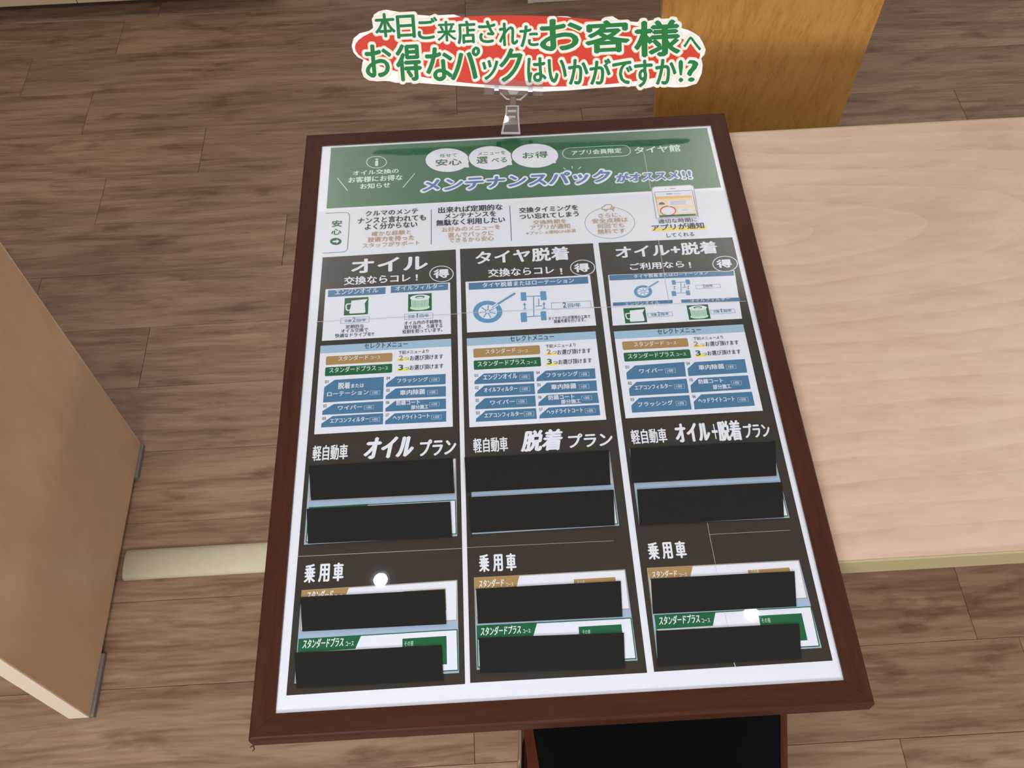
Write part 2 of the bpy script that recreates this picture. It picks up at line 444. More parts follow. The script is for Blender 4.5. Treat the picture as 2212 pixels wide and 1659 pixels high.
# leaning honey board behind the table
board = thing('wooden_board', 'honey-coloured wooden board tilted behind the table, upper right of the sign', 'board')
bm = bmesh.new()
def bpt(z, side, back=0.0):
    x = 0.319 + (0.538 - z) * 0.078 if side == 0 else 0.774 + (0.508 - z) * 0.0606
    return (x, 1.0 - 0.1763 * (z - 0.45) + back, z)
vv = [bm.verts.new(bpt(z, s, bk)) for bk in (0, 0.018) for z in (0.004, 0.92) for s in (0, 1)]
for f in ((0, 1, 3, 2), (4, 6, 7, 5), (0, 4, 5, 1), (1, 5, 7, 3), (3, 7, 6, 2), (2, 6, 4, 0)):
    bm.faces.new([vv[i] for i in f])
link('front_panel', bm_mesh(bm, 'front_panel', bevel=0.0015), HONEY, board)
for x in (0.42, 0.70):
    bm = bmesh.new()
    q = [(1.075, 0.03), (1.36, 0.0), (1.385, 0.0), (1.10, 0.06)]
    A = [bm.verts.new((x, 1.0 - 0.1763 * (0.62 - 0.45) + 0.019, 0.62)), bm.verts.new((x, 1.33, 0.0)), bm.verts.new((x, 1.36, 0.0)), bm.verts.new((x, 1.0 - 0.1763 * (0.66 - 0.45) + 0.019, 0.66))]
    B = [bm.verts.new((v.co.x + 0.02, v.co.y, v.co.z)) for v in A]
    bm.faces.new(A); bm.faces.new(B[::-1])
    for k in range(4):
        bm.faces.new((A[k], A[(k + 1) % 4], B[(k + 1) % 4], B[k]))
    link('back_strut', bm_mesh(bm, 'back_strut', bevel=0.001), HONEY, board)

# far cabinets
cab = thing('cabinet', 'beige cabinet base at the far left edge of the floor', 'cabinet')
for x0, x1 in ((-2.3, -1.2015), (-1.1995, -0.62)):
    link('cabinet_unit', box_mesh('cabinet_unit', x0, x1, 1.80, 2.19, 0.05, 0.78, bevel=0.002), CABINET, cab)
link('toe_kick', box_mesh('toe_kick', -2.3, -0.62, 1.86, 2.19, 0.0, 0.05), SUBFLOOR, cab)  # recessed base, its dark colour stands for the shadow under the cabinet
link('cabinet_top', box_mesh('cabinet_top', -2.3, -0.62, 1.79, 2.19, 0.781, 0.80, bevel=0.002), CABINET, cab)
wc = thing('shelf_unit', 'white shelf unit base at the far top edge, behind the speech card', 'shelf')
link('side_panel', box_mesh('side_panel', 0.092, 0.109, 1.762, 2.19, 0.0, 0.9, bevel=0.001), WHITE_CAB, wc)
link('plinth', box_mesh('plinth', 0.1095, 1.05, 1.764, 2.19, 0.0, 0.9, bevel=0.001), WHITE_CAB, wc)

# chair pushed under the sign
chair = thing('chair', 'reddish plywood chair with a black seat pad tucked under the front of the sign', 'chair')
SZ = 0.43
def seat_outline(inset, n=40):
    """seat plan: narrower towards the back (near the viewer)"""
    L_ = [(-0.030 + inset, -0.20), (-0.036 + inset, -0.30), (-0.039 + inset, -0.374), (-0.0365 + inset * 1.25, -0.424), (-0.030 + inset * 1.5, -0.50), (-0.015 + inset, -0.58)]
    R_ = [(0.285 - inset, -0.58), (0.290 - inset, -0.50), (0.292 - inset, -0.442), (0.305 - inset, -0.376), (0.310 - inset, -0.30), (0.305 - inset, -0.20)]
    y0, y1 = -0.20 + 0.02 - inset, -0.60 + inset
    return [(0.02 + inset * .3, y0), *[(x, y) for x, y in L_], (0.03, y1), (0.24, y1), *R_, (0.255 - inset * .3, y0)]
link('seat_shell', prism_mesh('seat_shell', seat_outline(0.0), SZ - 0.014, SZ, bevel=0.003), REDWOOD, chair)
link('seat_pad', prism_mesh('seat_pad', seat_outline(0.0115), SZ + 0.0005, SZ + 0.012, bevel=0.004, seg=3), BLACK_VINYL, chair)
bk = []
bm = bmesh.new()
cols = []
for k in range(13):
    t = k / 12
    x = -0.03 + 0.33 * t
    y = -0.66 - 0.05 * (1 - (2 * t - 1) ** 2)
    cols.append([bm.verts.new((x, y - dz * 0.25 + dy, 0.60 + dz)) for dy, dz in ((0, 0), (0, 0.24), (-0.012, 0.24), (-0.012, 0))])
for a, b in zip(cols, cols[1:]):
    for k in range(4):
        bm.faces.new((a[k], a[(k + 1) % 4], b[(k + 1) % 4], b[k]))
bm.faces.new(cols[0]); bm.faces.new(cols[-1][::-1])
link('backrest', bm_mesh(bm, 'backrest'), REDWOOD, chair)
for s, x in ((-1, -0.036), (1, 0.284)):
    fx = x + s * 0.012
    link('leg', tube_mesh('leg', [(x - s * 0.004, -0.24, SZ - 0.024), (fx, -0.20, 0.2), (fx + s * 0.008, -0.17, 0.0)], 0.010), CHROME, chair)
    link('leg', tube_mesh('leg', [(x - s * 0.03, -0.69, 0.80), (x - s * 0.03, -0.65, 0.60), (x - s * 0.006, -0.60, 0.42), (x + s * 0.004, -0.62, 0.2), (x + s * 0.012, -0.66, 0.0)], 0.010), CHROME, chair)
    link('side_rail', tube_mesh('side_rail', [(x - s * 0.004, -0.24, SZ - 0.026), (x + s * 0.004, -0.40, SZ - 0.026), (x + s * 0.008, -0.44, SZ - 0.027), (x - s * 0.006, -0.60, SZ - 0.024)], 0.009), CHROME, chair)

# ------------------------------------------------------------------ print layout of the sheet and the card, in millimetres
PRINT = [
('P','header_panel','green',1,[(-278.7,411.8),(286.1,411.8),(286.1,287.8),(-278.7,287.8)]),
('L','info_ring','mint',4,1.09,1,[(-194.8,374.8),(-195.2,377.5),(-196.4,380.2),(-198.2,382.7),(-200.6,384.8),(-203.4,386.5),(-206.6,387.7),(-209.9,388.2),(-213.1,388.1),(-216.2,387.5),(-219.0,386.2),(-221.3,384.4),(-223.0,382.2),(-224.0,379.7),(-224.3,377.0),(-223.8,374.2),(-222.6,371.6),(-220.8,369.1),(-218.4,367.0),(-215.6,365.4),(-212.5,364.2),(-209.2,363.7),(-206.0,363.7),(-202.9,364.4),(-200.1,365.6),(-197.9,367.4),(-196.2,369.6),(-195.1,372.1)]),
('T','lettering','mint',6,'i',-211.6,367.7,4.9,15.77,0,0.05,1,None),
('T','lettering','mint',6,'オイル交換の',-243.9,350.6,67.4,9.92,0,0.03,1,None),
('T','lettering','mint',6,'お客様にお得な',-249.6,335.7,79.2,11.94,0,0.03,1,None),
('T','lettering','mint',6,'お知らせ',-231.9,322.1,43.6,10.97,0,0.03,1,None),
('L','slash_mark','mint',4,1.08,0,[(-266.1,347.7),(-249.6,320.1)]),
('L','slash_mark','mint',4,1.06,0,[(-169.8,320.9),(-152.9,348.2)]),
('P','bubble_rim','green',2,[(-71.5,369.8),(-71.8,373.9),(-72.9,378.0),(-74.8,382.0),(-77.5,385.7),(-80.9,389.1),(-84.8,392.1),(-89.3,394.6),(-94.2,396.6),(-99.3,397.9),(-104.6,398.7),(-109.9,398.7),(-115.1,398.2),(-120.0,396.9),(-124.6,395.1),(-128.6,392.7),(-132.1,389.8),(-134.8,386.5),(-136.9,382.9),(-138.1,379.0),(-138.5,374.9),(-138.1,370.8),(-136.9,366.8),(-134.9,362.9),(-132.2,359.2),(-128.8,355.9),(-124.8,353.0),(-120.4,350.5),(-115.6,348.6),(-110.5,347.3),(-105.3,346.6),(-100.2,346.5),(-95.1,347.1),(-90.2,348.3),(-85.7,350.0),(-81.7,352.3),(-78.3,355.1),(-75.4,358.4),(-73.3,362.0),(-72.0,365.8)]),
('P','speech_bubble','paper',3,[(-72.9,370.0),(-73.2,373.8),(-74.2,377.7),(-76.1,381.5),(-78.7,385.0),(-81.9,388.2),(-85.7,391.1),(-90.0,393.5),(-94.6,395.3),(-99.6,396.6),(-104.6,397.3),(-109.7,397.4),(-114.7,396.9),(-119.4,395.7),(-123.7,394.0),(-127.6,391.7),(-130.9,389.0),(-133.6,385.8),(-135.5,382.4),(-136.7,378.6),(-137.1,374.8),(-136.7,370.9),(-135.6,367.1),(-133.7,363.4),(-131.0,359.9),(-127.8,356.7),(-124.0,353.9),(-119.8,351.6),(-115.2,349.8),(-110.3,348.6),(-105.3,347.9),(-100.3,347.8),(-95.5,348.4),(-90.8,349.5),(-86.5,351.1),(-82.7,353.3),(-79.4,356.0),(-76.7,359.1),(-74.6,362.5),(-73.4,366.1)]),
('P','bubble_tail','paper',3,[(-82.6,355.5),(-74.0,363.5),(-73.1,354.8)]),
('P','bubble_rim','green',4,[(-7.5,369.4),(-7.7,373.5),(-8.7,377.6),(-10.5,381.5),(-13.1,385.2),(-16.4,388.6),(-20.3,391.6),(-24.7,394.2),(-29.5,396.1),(-34.7,397.5),(-39.9,398.2),(-45.2,398.3),(-50.4,397.7),(-55.4,396.5),(-60.0,394.7),(-64.1,392.3),(-67.6,389.4),(-70.5,386.1),(-72.6,382.4),(-73.9,378.5),(-74.5,374.5),(-74.2,370.4),(-73.0,366.3),(-71.1,362.4),(-68.5,358.7),(-65.2,355.4),(-61.3,352.5),(-56.9,350.1),(-52.2,348.2),(-47.1,346.9),(-42.0,346.2),(-36.8,346.1),(-31.7,346.6),(-26.8,347.8),(-22.3,349.6),(-18.2,351.9),(-14.6,354.7),(-11.7,357.9),(-9.6,361.5),(-8.1,365.4)]),
('P','speech_bubble','paper',5,[(-8.9,369.5),(-9.1,373.4),(-10.1,377.3),(-11.8,381.0),(-14.3,384.5),(-17.4,387.8),(-21.2,390.6),(-25.4,393.0),(-30.0,394.9),(-34.9,396.2),(-40.0,396.9),(-45.1,396.9),(-50.0,396.4),(-54.8,395.2),(-59.2,393.5),(-63.1,391.3),(-66.5,388.5),(-69.3,385.4),(-71.3,381.9),(-72.6,378.2),(-73.1,374.3),(-72.8,370.5),(-71.7,366.6),(-69.9,362.9),(-67.4,359.4),(-64.2,356.3),(-60.5,353.5),(-56.3,351.2),(-51.7,349.4),(-46.9,348.1),(-41.9,347.5),(-36.9,347.4),(-32.0,347.9),(-27.4,349.0),(-23.0,350.7),(-19.1,352.9),(-15.7,355.5),(-12.9,358.6),(-10.8,362.0),(-9.5,365.7)]),
('P','bubble_tail','paper',5,[(-19.6,355.1),(-10.8,363.1),(-9.6,355.0)]),
('T','lettering','green',6,'任せて',-116.2,378.2,25.6,7.49,0,0.012,1,None),
('T','lettering','green',6,'安心',-122.5,360.6,38.9,14.16,0,0.03,1,None),
('T','lettering','green',6,'メニューを',-59.6,377.8,41.1,7.93,0,0.012,1,None),
('T','lettering','green',6,'選',-62.2,360.8,16.9,14.82,0,0.03,1,None),
('T','lettering','green',6,'べる',-40.1,361.2,23.1,10.23,0,0.03,1,None),
('P','bubble_rim','green',5,[(60.3,368.9),(60.2,373.1),(59.2,377.2),(57.3,381.3),(54.7,385.1),(51.3,388.5),(47.2,391.6),(42.5,394.2),(37.5,396.2),(32.0,397.6),(26.4,398.4),(20.8,398.4),(15.2,397.9),(9.9,396.7),(5.0,394.8),(0.5,392.4),(-3.3,389.5),(-6.4,386.1),(-8.8,382.4),(-10.3,378.4),(-10.9,374.3),(-10.7,370.1),(-9.6,366.0),(-7.7,362.1),(-5.0,358.3),(-1.5,354.9),(2.6,352.0),(7.2,349.5),(12.2,347.5),(17.5,346.2),(23.0,345.4),(28.5,345.3),(34.0,345.9),(39.2,347.1),(44.1,348.8),(48.5,351.2),(52.3,354.0),(55.5,357.3),(57.9,360.9),(59.5,364.8)]),
('P','speech_bubble','paper',6,[(58.8,369.0),(58.7,373.0),(57.7,376.9),(55.9,380.7),(53.4,384.3),(50.1,387.6),(46.2,390.5),(41.8,392.9),(36.9,394.8),(31.7,396.2),(26.3,396.9),(20.9,397.0),(15.6,396.5),(10.5,395.3),(5.8,393.6),(1.5,391.3),(-2.1,388.5),(-5.1,385.4),(-7.4,381.9),(-8.8,378.1),(-9.4,374.2),(-9.2,370.3),(-8.2,366.4),(-6.3,362.6),(-3.7,359.1),(-0.4,355.8),(3.5,353.0),(7.9,350.7),(12.7,348.8),(17.8,347.5),(23.1,346.8),(28.4,346.7),(33.6,347.2),(38.6,348.4),(43.3,350.0),(47.5,352.2),(51.2,354.9),(54.2,358.0),(56.5,361.5),(58.1,365.2)]),
('P','bubble_tail','paper',6,[(46.3,354.0),(53.6,362.8),(54.6,354.0)]),
('T','lettering','green',7,'お得',6.0,366.2,37.8,13.71,0,0.03,1,None),
('L','pill_outline','mint',4,1.0,1,[(65.6,372.8),(66.0,375.8),(67.1,378.5),(68.9,380.8),(71.3,382.6),(74.0,383.7),(76.9,384.1),(154.8,384.1),(157.7,383.7),(160.4,382.6),(162.8,380.8),(164.6,378.5),(165.7,375.8),(166.1,372.8),(166.1,372.6),(165.7,369.7),(164.6,367.0),(162.8,364.7),(160.4,362.9),(157.7,361.8),(154.8,361.4),(76.9,361.4),(74.0,361.8),(71.3,362.9),(68.9,364.7),(67.1,367.0),(66.0,369.7),(65.6,372.6)]),
('T','lettering','mint',6,'アプリ会員限定',78.8,367.8,74.1,10.41,0,0.03,1,None),
('T','lettering','mint',6,'タイヤ館',171.5,364.3,68.3,14.66,0,0.03,1,None),
('T','lettering','royal',6,'メンテナンスパック',-142.7,309.3,275.1,25.59,0.12,0.05,1,('paper',3.4)),
('T','lettering','royal',6,'がオススメ',137.6,308.0,92.7,18.12,0.1,0.065,1,('paper',2.2)),
('T','lettering','royal',6,'!!',234.2,307.8,13.4,16.3,0,0.04,1,('paper',2.3)),
('L','shine_mark','mint',4,1.15,0,[(64.3,344.0),(67.6,340.0)]),
('L','shine_mark','mint',4,1.16,0,[(77.2,346.3),(77.3,341.1)]),
('L','shine_mark','mint',4,1.15,0,[(90.2,343.6),(86.0,339.3)]),
('L','side_tag','teal',3,0.9,0,[(-279.4,278.5),(-251.1,278.3),(-246.9,276.6),(-244.7,271.6),(-244.8,251.6),(-245.0,226.2),(-245.2,209.3),(-247.9,204.9),(-253.6,203.8),(-279.6,204.1)]),
('T','lettering','green',6,'安',-269.3,251.0,14.6,12.36,0,0.03,1,None),
('T','lettering','green',6,'心',-269.4,236.5,14.3,11.02,0,0.03,1,None),
('P','arrow_disc','green',3,[(-254.1,223.6),(-254.4,225.0),(-255.0,226.5),(-256.0,227.8),(-257.3,228.9),(-258.9,229.8),(-260.6,230.5),(-262.4,230.8),(-264.2,230.7),(-265.9,230.3),(-267.4,229.7),(-268.6,228.7),(-269.5,227.5),(-270.0,226.2),(-270.1,224.7),(-269.9,223.2),(-269.2,221.8),(-268.2,220.5),(-266.8,219.4),(-265.3,218.5),(-263.6,217.9),(-261.8,217.6),(-260.0,217.6),(-258.3,218.0),(-256.9,218.6),(-255.6,219.6),(-254.7,220.8),(-254.2,222.1)]),
('P','arrow_sign','paper',5,[(-266.3,225.6),(-261.2,225.6),(-261.3,228.1),(-257.2,224.0),(-260.7,220.0),(-260.9,222.3),(-266.1,222.5)]),
('T','lettering','ink',6,'クルマのメンテ',-222.3,268.4,74.6,10.1,0,0.03,1,None),
('T','lettering','ink',6,'ナンスと言われても',-233.1,254.2,96.5,11.99,0,0.03,1,None),
('T','lettering','ink',6,'よく分からない',-222.4,242.2,73.8,11.48,0,0.03,1,None),
('T','lettering','ink',6,'出来れば定期的な',-119.5,266.3,91.9,12.12,0,0.03,1,None),
('T','lettering','ink',6,'メンテナンスを',-110.3,255.3,72.6,10.0,0,0.03,1,None),
('T','lettering','ink',6,'無駄なく利用したい',-122.4,242.2,97.0,11.88,0,0.03,1,None),
('T','lettering','tan',6,'確かな経験と',-212.8,229.7,55.4,9.0,0,0.012,1,None),
('T','lettering','tan',6,'技術力を持った',-217.6,218.8,64.9,9.7,0,0.03,1,None),
('T','lettering','tan',6,'スタッフがサポート',-224.7,208.9,79.3,8.85,0,0.012,1,None),
('T','lettering','tan',6,'お好みのメニューを',-114.4,230.1,81.5,9.4,0,0.012,1,None),
('T','lettering','tan',6,'選んでパックに',-106.1,219.5,63.7,8.93,0,0.012,1,None),
('T','lettering','tan',6,'できるから安心',-105.1,209.9,62.3,8.86,0,0.012,1,None),
('L','divider_line','slate',3,0.89,0,[(-129.1,275.2),(-129.5,209.2)]),
('L','divider_line','slate',3,0.89,0,[(-17.5,274.1),(-18.4,208.0)]),
('T','lettering','ink',6,'交換タイミングを',-5.0,258.3,83.7,10.84,0,0.03,1,None),
('T','lettering','ink',6,'つい忘れてしまう',-5.3,246.4,83.9,10.3,0,0.03,1,None),
('T','lettering','tan',6,'交換時期を',13.3,234.8,46.8,8.5,0,0.012,1,None),
('T','lettering','tan',6,'アプリが通知',8.8,225.0,55.6,9.28,0,0.012,1,None),
('T','lettering','tan',6,'※プッシュ通知ON必須',2.5,216.8,69.1,6.27,0,0.012,1,None),
('T','lettering','tan',6,'さらに、',105.6,241.4,31.7,8.12,0,0.012,1,None),
('T','lettering','tan',6,'安全点検は',95.8,231.0,50.2,9.33,0,0.012,1,None),
('T','lettering','tan',6,'何回でも',102.0,221.2,37.8,8.83,0,0.012,1,None),
('T','lettering','tan',6,'無料です',101.4,210.7,38.7,9.17,0,0.012,1,None),
('L','ellipse_outline','tangrey',3,0.79,1,[(154.9,228.7),(155.0,233.3),(154.3,237.9),(152.7,242.3),(150.4,246.4),(147.2,250.2),(143.4,253.5),(139.0,256.3),(134.2,258.5),(129.0,260.0),(123.5,260.7),(118.0,260.8),(112.6,260.1),(107.3,258.6),(102.4,256.5),(97.9,253.8),(94.0,250.5),(90.8,246.8),(88.3,242.7),(86.6,238.3),(85.8,233.7),(85.8,229.1),(86.6,224.6),(88.3,220.3),(90.7,216.2),(93.9,212.5),(97.7,209.3),(102.1,206.6),(106.8,204.6),(111.9,203.2),(117.2,202.4),(122.6,202.4),(128.0,203.1),(133.1,204.4),(137.9,206.4),(142.4,209.0),(146.3,212.2),(149.5,215.9),(152.1,219.9),(153.9,224.2)]),
('P','car_icon','paper',4,[(110.9,254.5),(111.7,262.0),(116.0,265.7),(126.5,265.8),(129.9,260.7),(129.4,253.1)]),
('L','car_icon','tan',5,1.43,1,[(112.3,257.2),(112.7,261.5),(115.4,262.2),(117.6,265.5),(125.6,265.4),(127.1,261.3),(129.3,260.3),(128.8,256.4)]),
('L','car_icon','tan',5,1.43,0,[(114.8,257.0),(116.1,254.3),(118.3,254.2),(119.3,256.7)]),
('L','car_icon','tan',5,1.43,1,[(124.1,258.5),(125.9,260.6),(127.3,258.3),(125.9,255.8)]),
('L','car_icon','tan',5,1.43,0,[(126.5,255.3),(128.7,252.5)]),
('P','phone_body','tangrey',3,[(186.3,289.7),(187.6,294.1),(191.6,296.5),(242.9,296.3),(247.1,294.2),(247.7,289.6),(245.5,233.2),(185.3,234.0)]),
('P','phone_body','paper',4,[(187.6,289.2),(188.7,293.1),(192.3,295.1),(242.7,294.9),(245.9,292.9),(246.4,288.8),(244.4,234.2),(186.4,234.8)]),
('L','phone_speaker','slate',5,0.97,0,[(212.4,290.0),(221.1,290.0)]),
('L','phone_speaker','slate',5,1.13,0,[(206.3,290.5),(207.4,290.5)]),
('L','phone_speaker','slate',5,0.97,0,[(216.1,293.3),(216.9,293.3)]),
('P','phone_screen','slate',5,[(189.7,285.4),(244.4,285.4),(244.0,235.5),(190.7,235.7)]),
('P','phone_screen','paper',6,[(190.3,284.3),(243.6,284.3),(243.2,236.4),(191.4,236.7)]),
('P','screen_bar','amber',7,[(190.6,275.6),(241.5,274.9),(241.5,270.5),(190.6,270.9)]),
('P','screen_area','cream',7,[(190.6,270.5),(241.4,270.1),(241.8,239.9),(190.7,240.7)]),
('P','screen_card','paper',8,[(205.7,266.1),(239.5,266.2),(239.6,256.6),(205.9,256.0)]),
('P','screen_car','royal',8,[(192.9,261.3),(194.9,264.2),(198.8,264.8),(201.8,261.1),(201.3,259.8),(193.0,260.0)]),
('L','screen_line','slate',9,0.48,0,[(209.8,264.0),(231.5,264.2)]),
('L','screen_line','slate',9,0.48,0,[(209.4,261.4),(231.1,261.6)]),
('L','screen_line','slate',9,0.48,0,[(209.0,258.8),(230.7,259.0)]),
('P','screen_gauge','red',8,[(215.6,246.8),(215.6,248.9),(215.1,251.0),(214.0,252.9),(212.4,254.5),(210.4,255.8),(208.1,256.7),(205.6,257.1),(203.0,257.1),(200.5,256.5),(198.2,255.6),(196.2,254.2),(194.6,252.5),(193.5,250.6),(192.9,248.5),(192.9,246.4),(193.5,244.3),(194.6,242.4),(196.1,240.8),(198.1,239.6),(200.4,238.7),(202.9,238.3),(205.5,238.3),(208.0,238.8),(210.3,239.8),(212.3,241.1),(213.9,242.8),(215.0,244.8)]),
('P','screen_gauge','paper',9,[(214.0,246.5),(214.0,248.2),(213.5,249.9),(212.5,251.5),(211.2,252.8),(209.4,253.9),(207.4,254.6),(205.3,255.0),(203.1,254.9),(200.9,254.5),(198.9,253.7),(197.2,252.6),(195.8,251.2),(194.9,249.6),(194.4,247.9),(194.4,246.2),(194.9,244.5),(195.9,243.0),(197.3,241.7),(199.0,240.6),(201.0,239.9),(203.1,239.5),(205.3,239.6),(207.5,240.0),(209.4,240.8),(211.2,241.9),(212.5,243.2),(213.5,244.8)]),
('P','screen_card','paper',8,[(218.0,250.8),(239.4,250.9),(239.4,242.7),(218.0,242.5)]),
('P','screen_footer','green',8,[(190.6,239.8),(241.7,239.3),(241.9,236.5),(190.8,236.8)]),
('L','screen_line','slate',9,1.28,0,[(206.4,279.7),(214.5,279.8)]),
('L','screen_line','slate',9,0.48,0,[(216.8,279.4),(226.5,279.4)]),
('L','screen_line','slate',9,0.47,0,[(224.2,247.3),(232.1,247.3)]),
('T','lettering','ink',6,'適切な時期に',187.9,224.3,54.1,8.44,0,0.012,1,None),
('P','highlight_band','yellow',3,[(177.4,216.9),(254.1,215.6),(253.4,209.7),(176.6,211.1)]),
('T','lettering','ink',6,'アプリが通知',177.2,211.6,72.9,11.28,0,0.03,1,None),
('T','lettering','ink',6,'してくれる',195.7,198.1,38.2,7.84,0,0.012,1,None),
('P','price_column','dark',1,[(-278.8,196.3),(-95.7,197.7),(-97.4,-396.3),(-282.3,-397.4)]),
('P','price_column','dark',1,[(-90.0,198.3),(93.2,195.4),(91.6,-395.7),(-92.1,-395.5)]),
('P','price_column','dark',1,[(100.9,195.8),(285.3,192.6),(285.3,-394.3),(98.9,-395.2)]),
('T','lettering','paper',6,'オイル',-238.9,164.1,104.9,25.48,0,0.045,1,None),
('T','lettering','paper',6,'交換ならコレ',-247.5,144.4,89.8,14.72,0,0.03,1,None),
('T','lettering','paper',6,'！',-150.9,145.9,3.2,10.63,0,0.03,1,None),
('T','lettering','paper',6,'タイヤ脱着',-69.6,167.8,128.7,24.32,0,0.035,1,None),
('T','lettering','paper',6,'交換ならコレ',-53.0,144.5,89.2,14.74,0,0.03,1,None),
('T','lettering','paper',6,'！',44.1,143.1,3.2,10.62,0,0.03,1,None),
('T','lettering','paper',6,'オイル+脱着',121.9,164.9,139.4,22.61,0,0.035,1,None),
('T','lettering','paper',6,'ご利用なら',138.4,143.3,73.5,12.28,0,0.03,1,None),
('T','lettering','paper',6,'！',218.1,142.2,3.2,9.81,0,0.03,1,None),
('P','menu_card','paper',2,[(-271.6,139.7),(-104.6,139.7),(-104.6,54.1),(-271.6,54.1)]),
('P','card_bar','blue',3,[(-267.9,137.5),(-191.0,137.5),(-191.0,125.9),(-267.9,125.9)]),
('T','lettering','paper',6,'エンジンオイル',-258.5,128.9,57.5,8.45,0,0.012,1,None),
('P','card_bar','blue',3,[(-184.0,138.5),(-107.3,138.5),(-107.3,127.1),(-184.0,127.1)]),
('T','lettering','paper',6,'オイルフィルター',-178.0,129.9,64.7,8.06,0,0.012,1,None),
('P','oil_icon','green',3,[(-245.1,122.4),(-213.4,122.4),(-213.4,93.5),(-245.1,93.5)]),
('P','oil_jug','paper',4,[(-236.2,117.5),(-214.4,119.0),(-218.2,112.0),(-216.6,97.5),(-218.5,95.8),(-237.2,95.8),(-238.1,98.1),(-236.2,110.9)]),
('L','oil_jug','paper',4,1.74,0,[(-236.2,112.6),(-241.9,112.0),(-242.9,109.7),(-241.9,102.8),(-240.0,101.6),(-236.9,101.9)]),
('P','filter_icon','green',3,[(-160.6,123.1),(-129.3,123.1),(-129.3,94.1),(-160.6,94.1)]),
('P','oil_filter','mint',4,[(-131.8,99.9),(-132.1,98.9),(-133.1,98.0),(-134.7,97.2),(-136.7,96.5),(-139.2,96.0),(-142.0,95.7),(-144.9,95.6),(-147.9,95.7),(-150.6,96.0),(-153.1,96.5),(-155.2,97.2),(-156.8,98.0),(-157.7,98.9),(-158.1,99.9),(-157.7,100.9),(-156.8,101.8),(-155.2,102.6),(-153.1,103.3),(-150.6,103.8),(-147.9,104.2),(-144.9,104.3),(-142.0,104.2),(-139.2,103.8),(-136.7,103.3),(-134.7,102.6),(-133.1,101.8),(-132.1,100.9)]),
('P','oil_filter','mint',4,[(-156.8,115.9),(-133.0,115.9),(-133.7,99.3),(-156.2,99.3)]),
('L','filter_pleat','green',5,0.5,0,[(-154.6,112.1),(-154.6,99.9)]),
('L','filter_pleat','green',5,0.5,0,[(-152.7,112.1),(-152.7,99.9)]),
('L','filter_pleat','green',5,0.5,0,[(-150.8,112.1),(-150.8,99.9)]),
('L','filter_pleat','green',5,0.5,0,[(-148.8,112.1),(-148.8,99.9)]),
('L','filter_pleat','green',5,0.5,0,[(-146.9,112.1),(-146.9,99.9)]),
('L','filter_pleat','green',5,0.5,0,[(-144.9,112.1),(-144.9,99.9)]),
('L','filter_pleat','green',5,0.5,0,[(-143.0,112.1),(-143.0,99.9)]),
('L','filter_pleat','green',5,0.5,0,[(-141.1,112.1),(-141.1,99.9)]),
('L','filter_pleat','green',5,0.5,0,[(-139.1,112.1),(-139.1,99.9)]),
('L','filter_pleat','green',5,0.5,0,[(-137.2,112.1),(-137.2,99.9)]),
('L','filter_pleat','green',5,0.5,0,[(-135.2,112.1),(-135.2,99.9)]),
('P','oil_filter','paper',6,[(-131.8,116.5),(-132.1,115.4),(-133.1,114.3),(-134.7,113.4),(-136.7,112.6),(-139.2,112.0),(-142.0,111.6),(-144.9,111.5),(-147.9,111.6),(-150.6,112.0),(-153.1,112.6),(-155.2,113.4),(-156.8,114.3),(-157.7,115.4),(-158.1,116.5),(-157.7,117.6),(-156.8,118.6),(-155.2,119.5),(-153.1,120.3),(-150.6,120.9),(-147.9,121.3),(-144.9,121.4),(-142.0,121.3),(-139.2,120.9),(-136.7,120.3),(-134.7,119.5),(-133.1,118.6),(-132.1,117.6)]),
('P','filter_hole','green',7,[(-138.7,117.0),(-138.8,116.5),(-139.3,116.0),(-140.0,115.5),(-141.0,115.1),(-142.2,114.8),(-143.5,114.6),(-144.9,114.6),(-146.3,114.6),(-147.6,114.8),(-148.8,115.1),(-149.8,115.5),(-150.6,116.0),(-151.0,116.5),(-151.2,117.0),(-151.0,117.6),(-150.6,118.1),(-149.8,118.6),(-148.8,119.0),(-147.6,119.3),(-146.3,119.4),(-144.9,119.5),(-143.5,119.4),(-142.2,119.3),(-141.0,119.0),(-140.0,118.6),(-139.3,118.1),(-138.8,117.6)]),
('P','filter_hole','mint',8,[(-140.2,116.3),(-140.4,116.0),(-140.7,115.7),(-141.3,115.4),(-142.0,115.2),(-142.9,115.0),(-143.9,114.9),(-144.9,114.9),(-146.0,114.9),(-147.0,115.0),(-147.9,115.2),(-148.6,115.4),(-149.2,115.7),(-149.5,116.0),(-149.6,116.3),(-149.5,116.6),(-149.2,116.9),(-148.6,117.2),(-147.9,117.4),(-147.0,117.6),(-146.0,117.7),(-144.9,117.8),(-143.9,117.7),(-142.9,117.6),(-142.0,117.4),(-141.3,117.2),(-140.7,116.9),(-140.4,116.6)]),
('L','frequency_box','slateblue',4,0.6,1,[(-248.7,89.4),(-211.5,89.4),(-211.5,80.2),(-248.7,80.2)]),
('T','lettering','blue',6,'交換',-243.9,81.8,9.4,5.25,0,0.02,1,None),
('T','lettering','blue',6,'2',-233.2,81.8,4.0,7.22,0,0.02,1,None),
('T','lettering','blue',6,'回/年',-228.1,81.7,12.5,5.25,0,0.02,1,None),
('L','frequency_box','slateblue',4,0.6,1,[(-165.2,90.0),(-127.9,90.0),(-127.9,81.2),(-165.2,81.2)]),
('T','lettering','blue',6,'交換',-160.8,82.9,9.1,5.25,0,0.02,1,None),
('T','lettering','blue',6,'1',-149.2,83.0,1.7,7.23,0,0.02,1,None),
('T','lettering','blue',6,'回/年',-145.4,83.1,12.2,5.26,0,0.02,1,None),
('T','lettering','ink',6,'定期的な',-241.9,71.4,24.1,6.12,0,0.012,1,None),
('T','lettering','ink',6,'オイル交換で',-247.4,64.9,35.1,6.46,0,0.012,1,None),
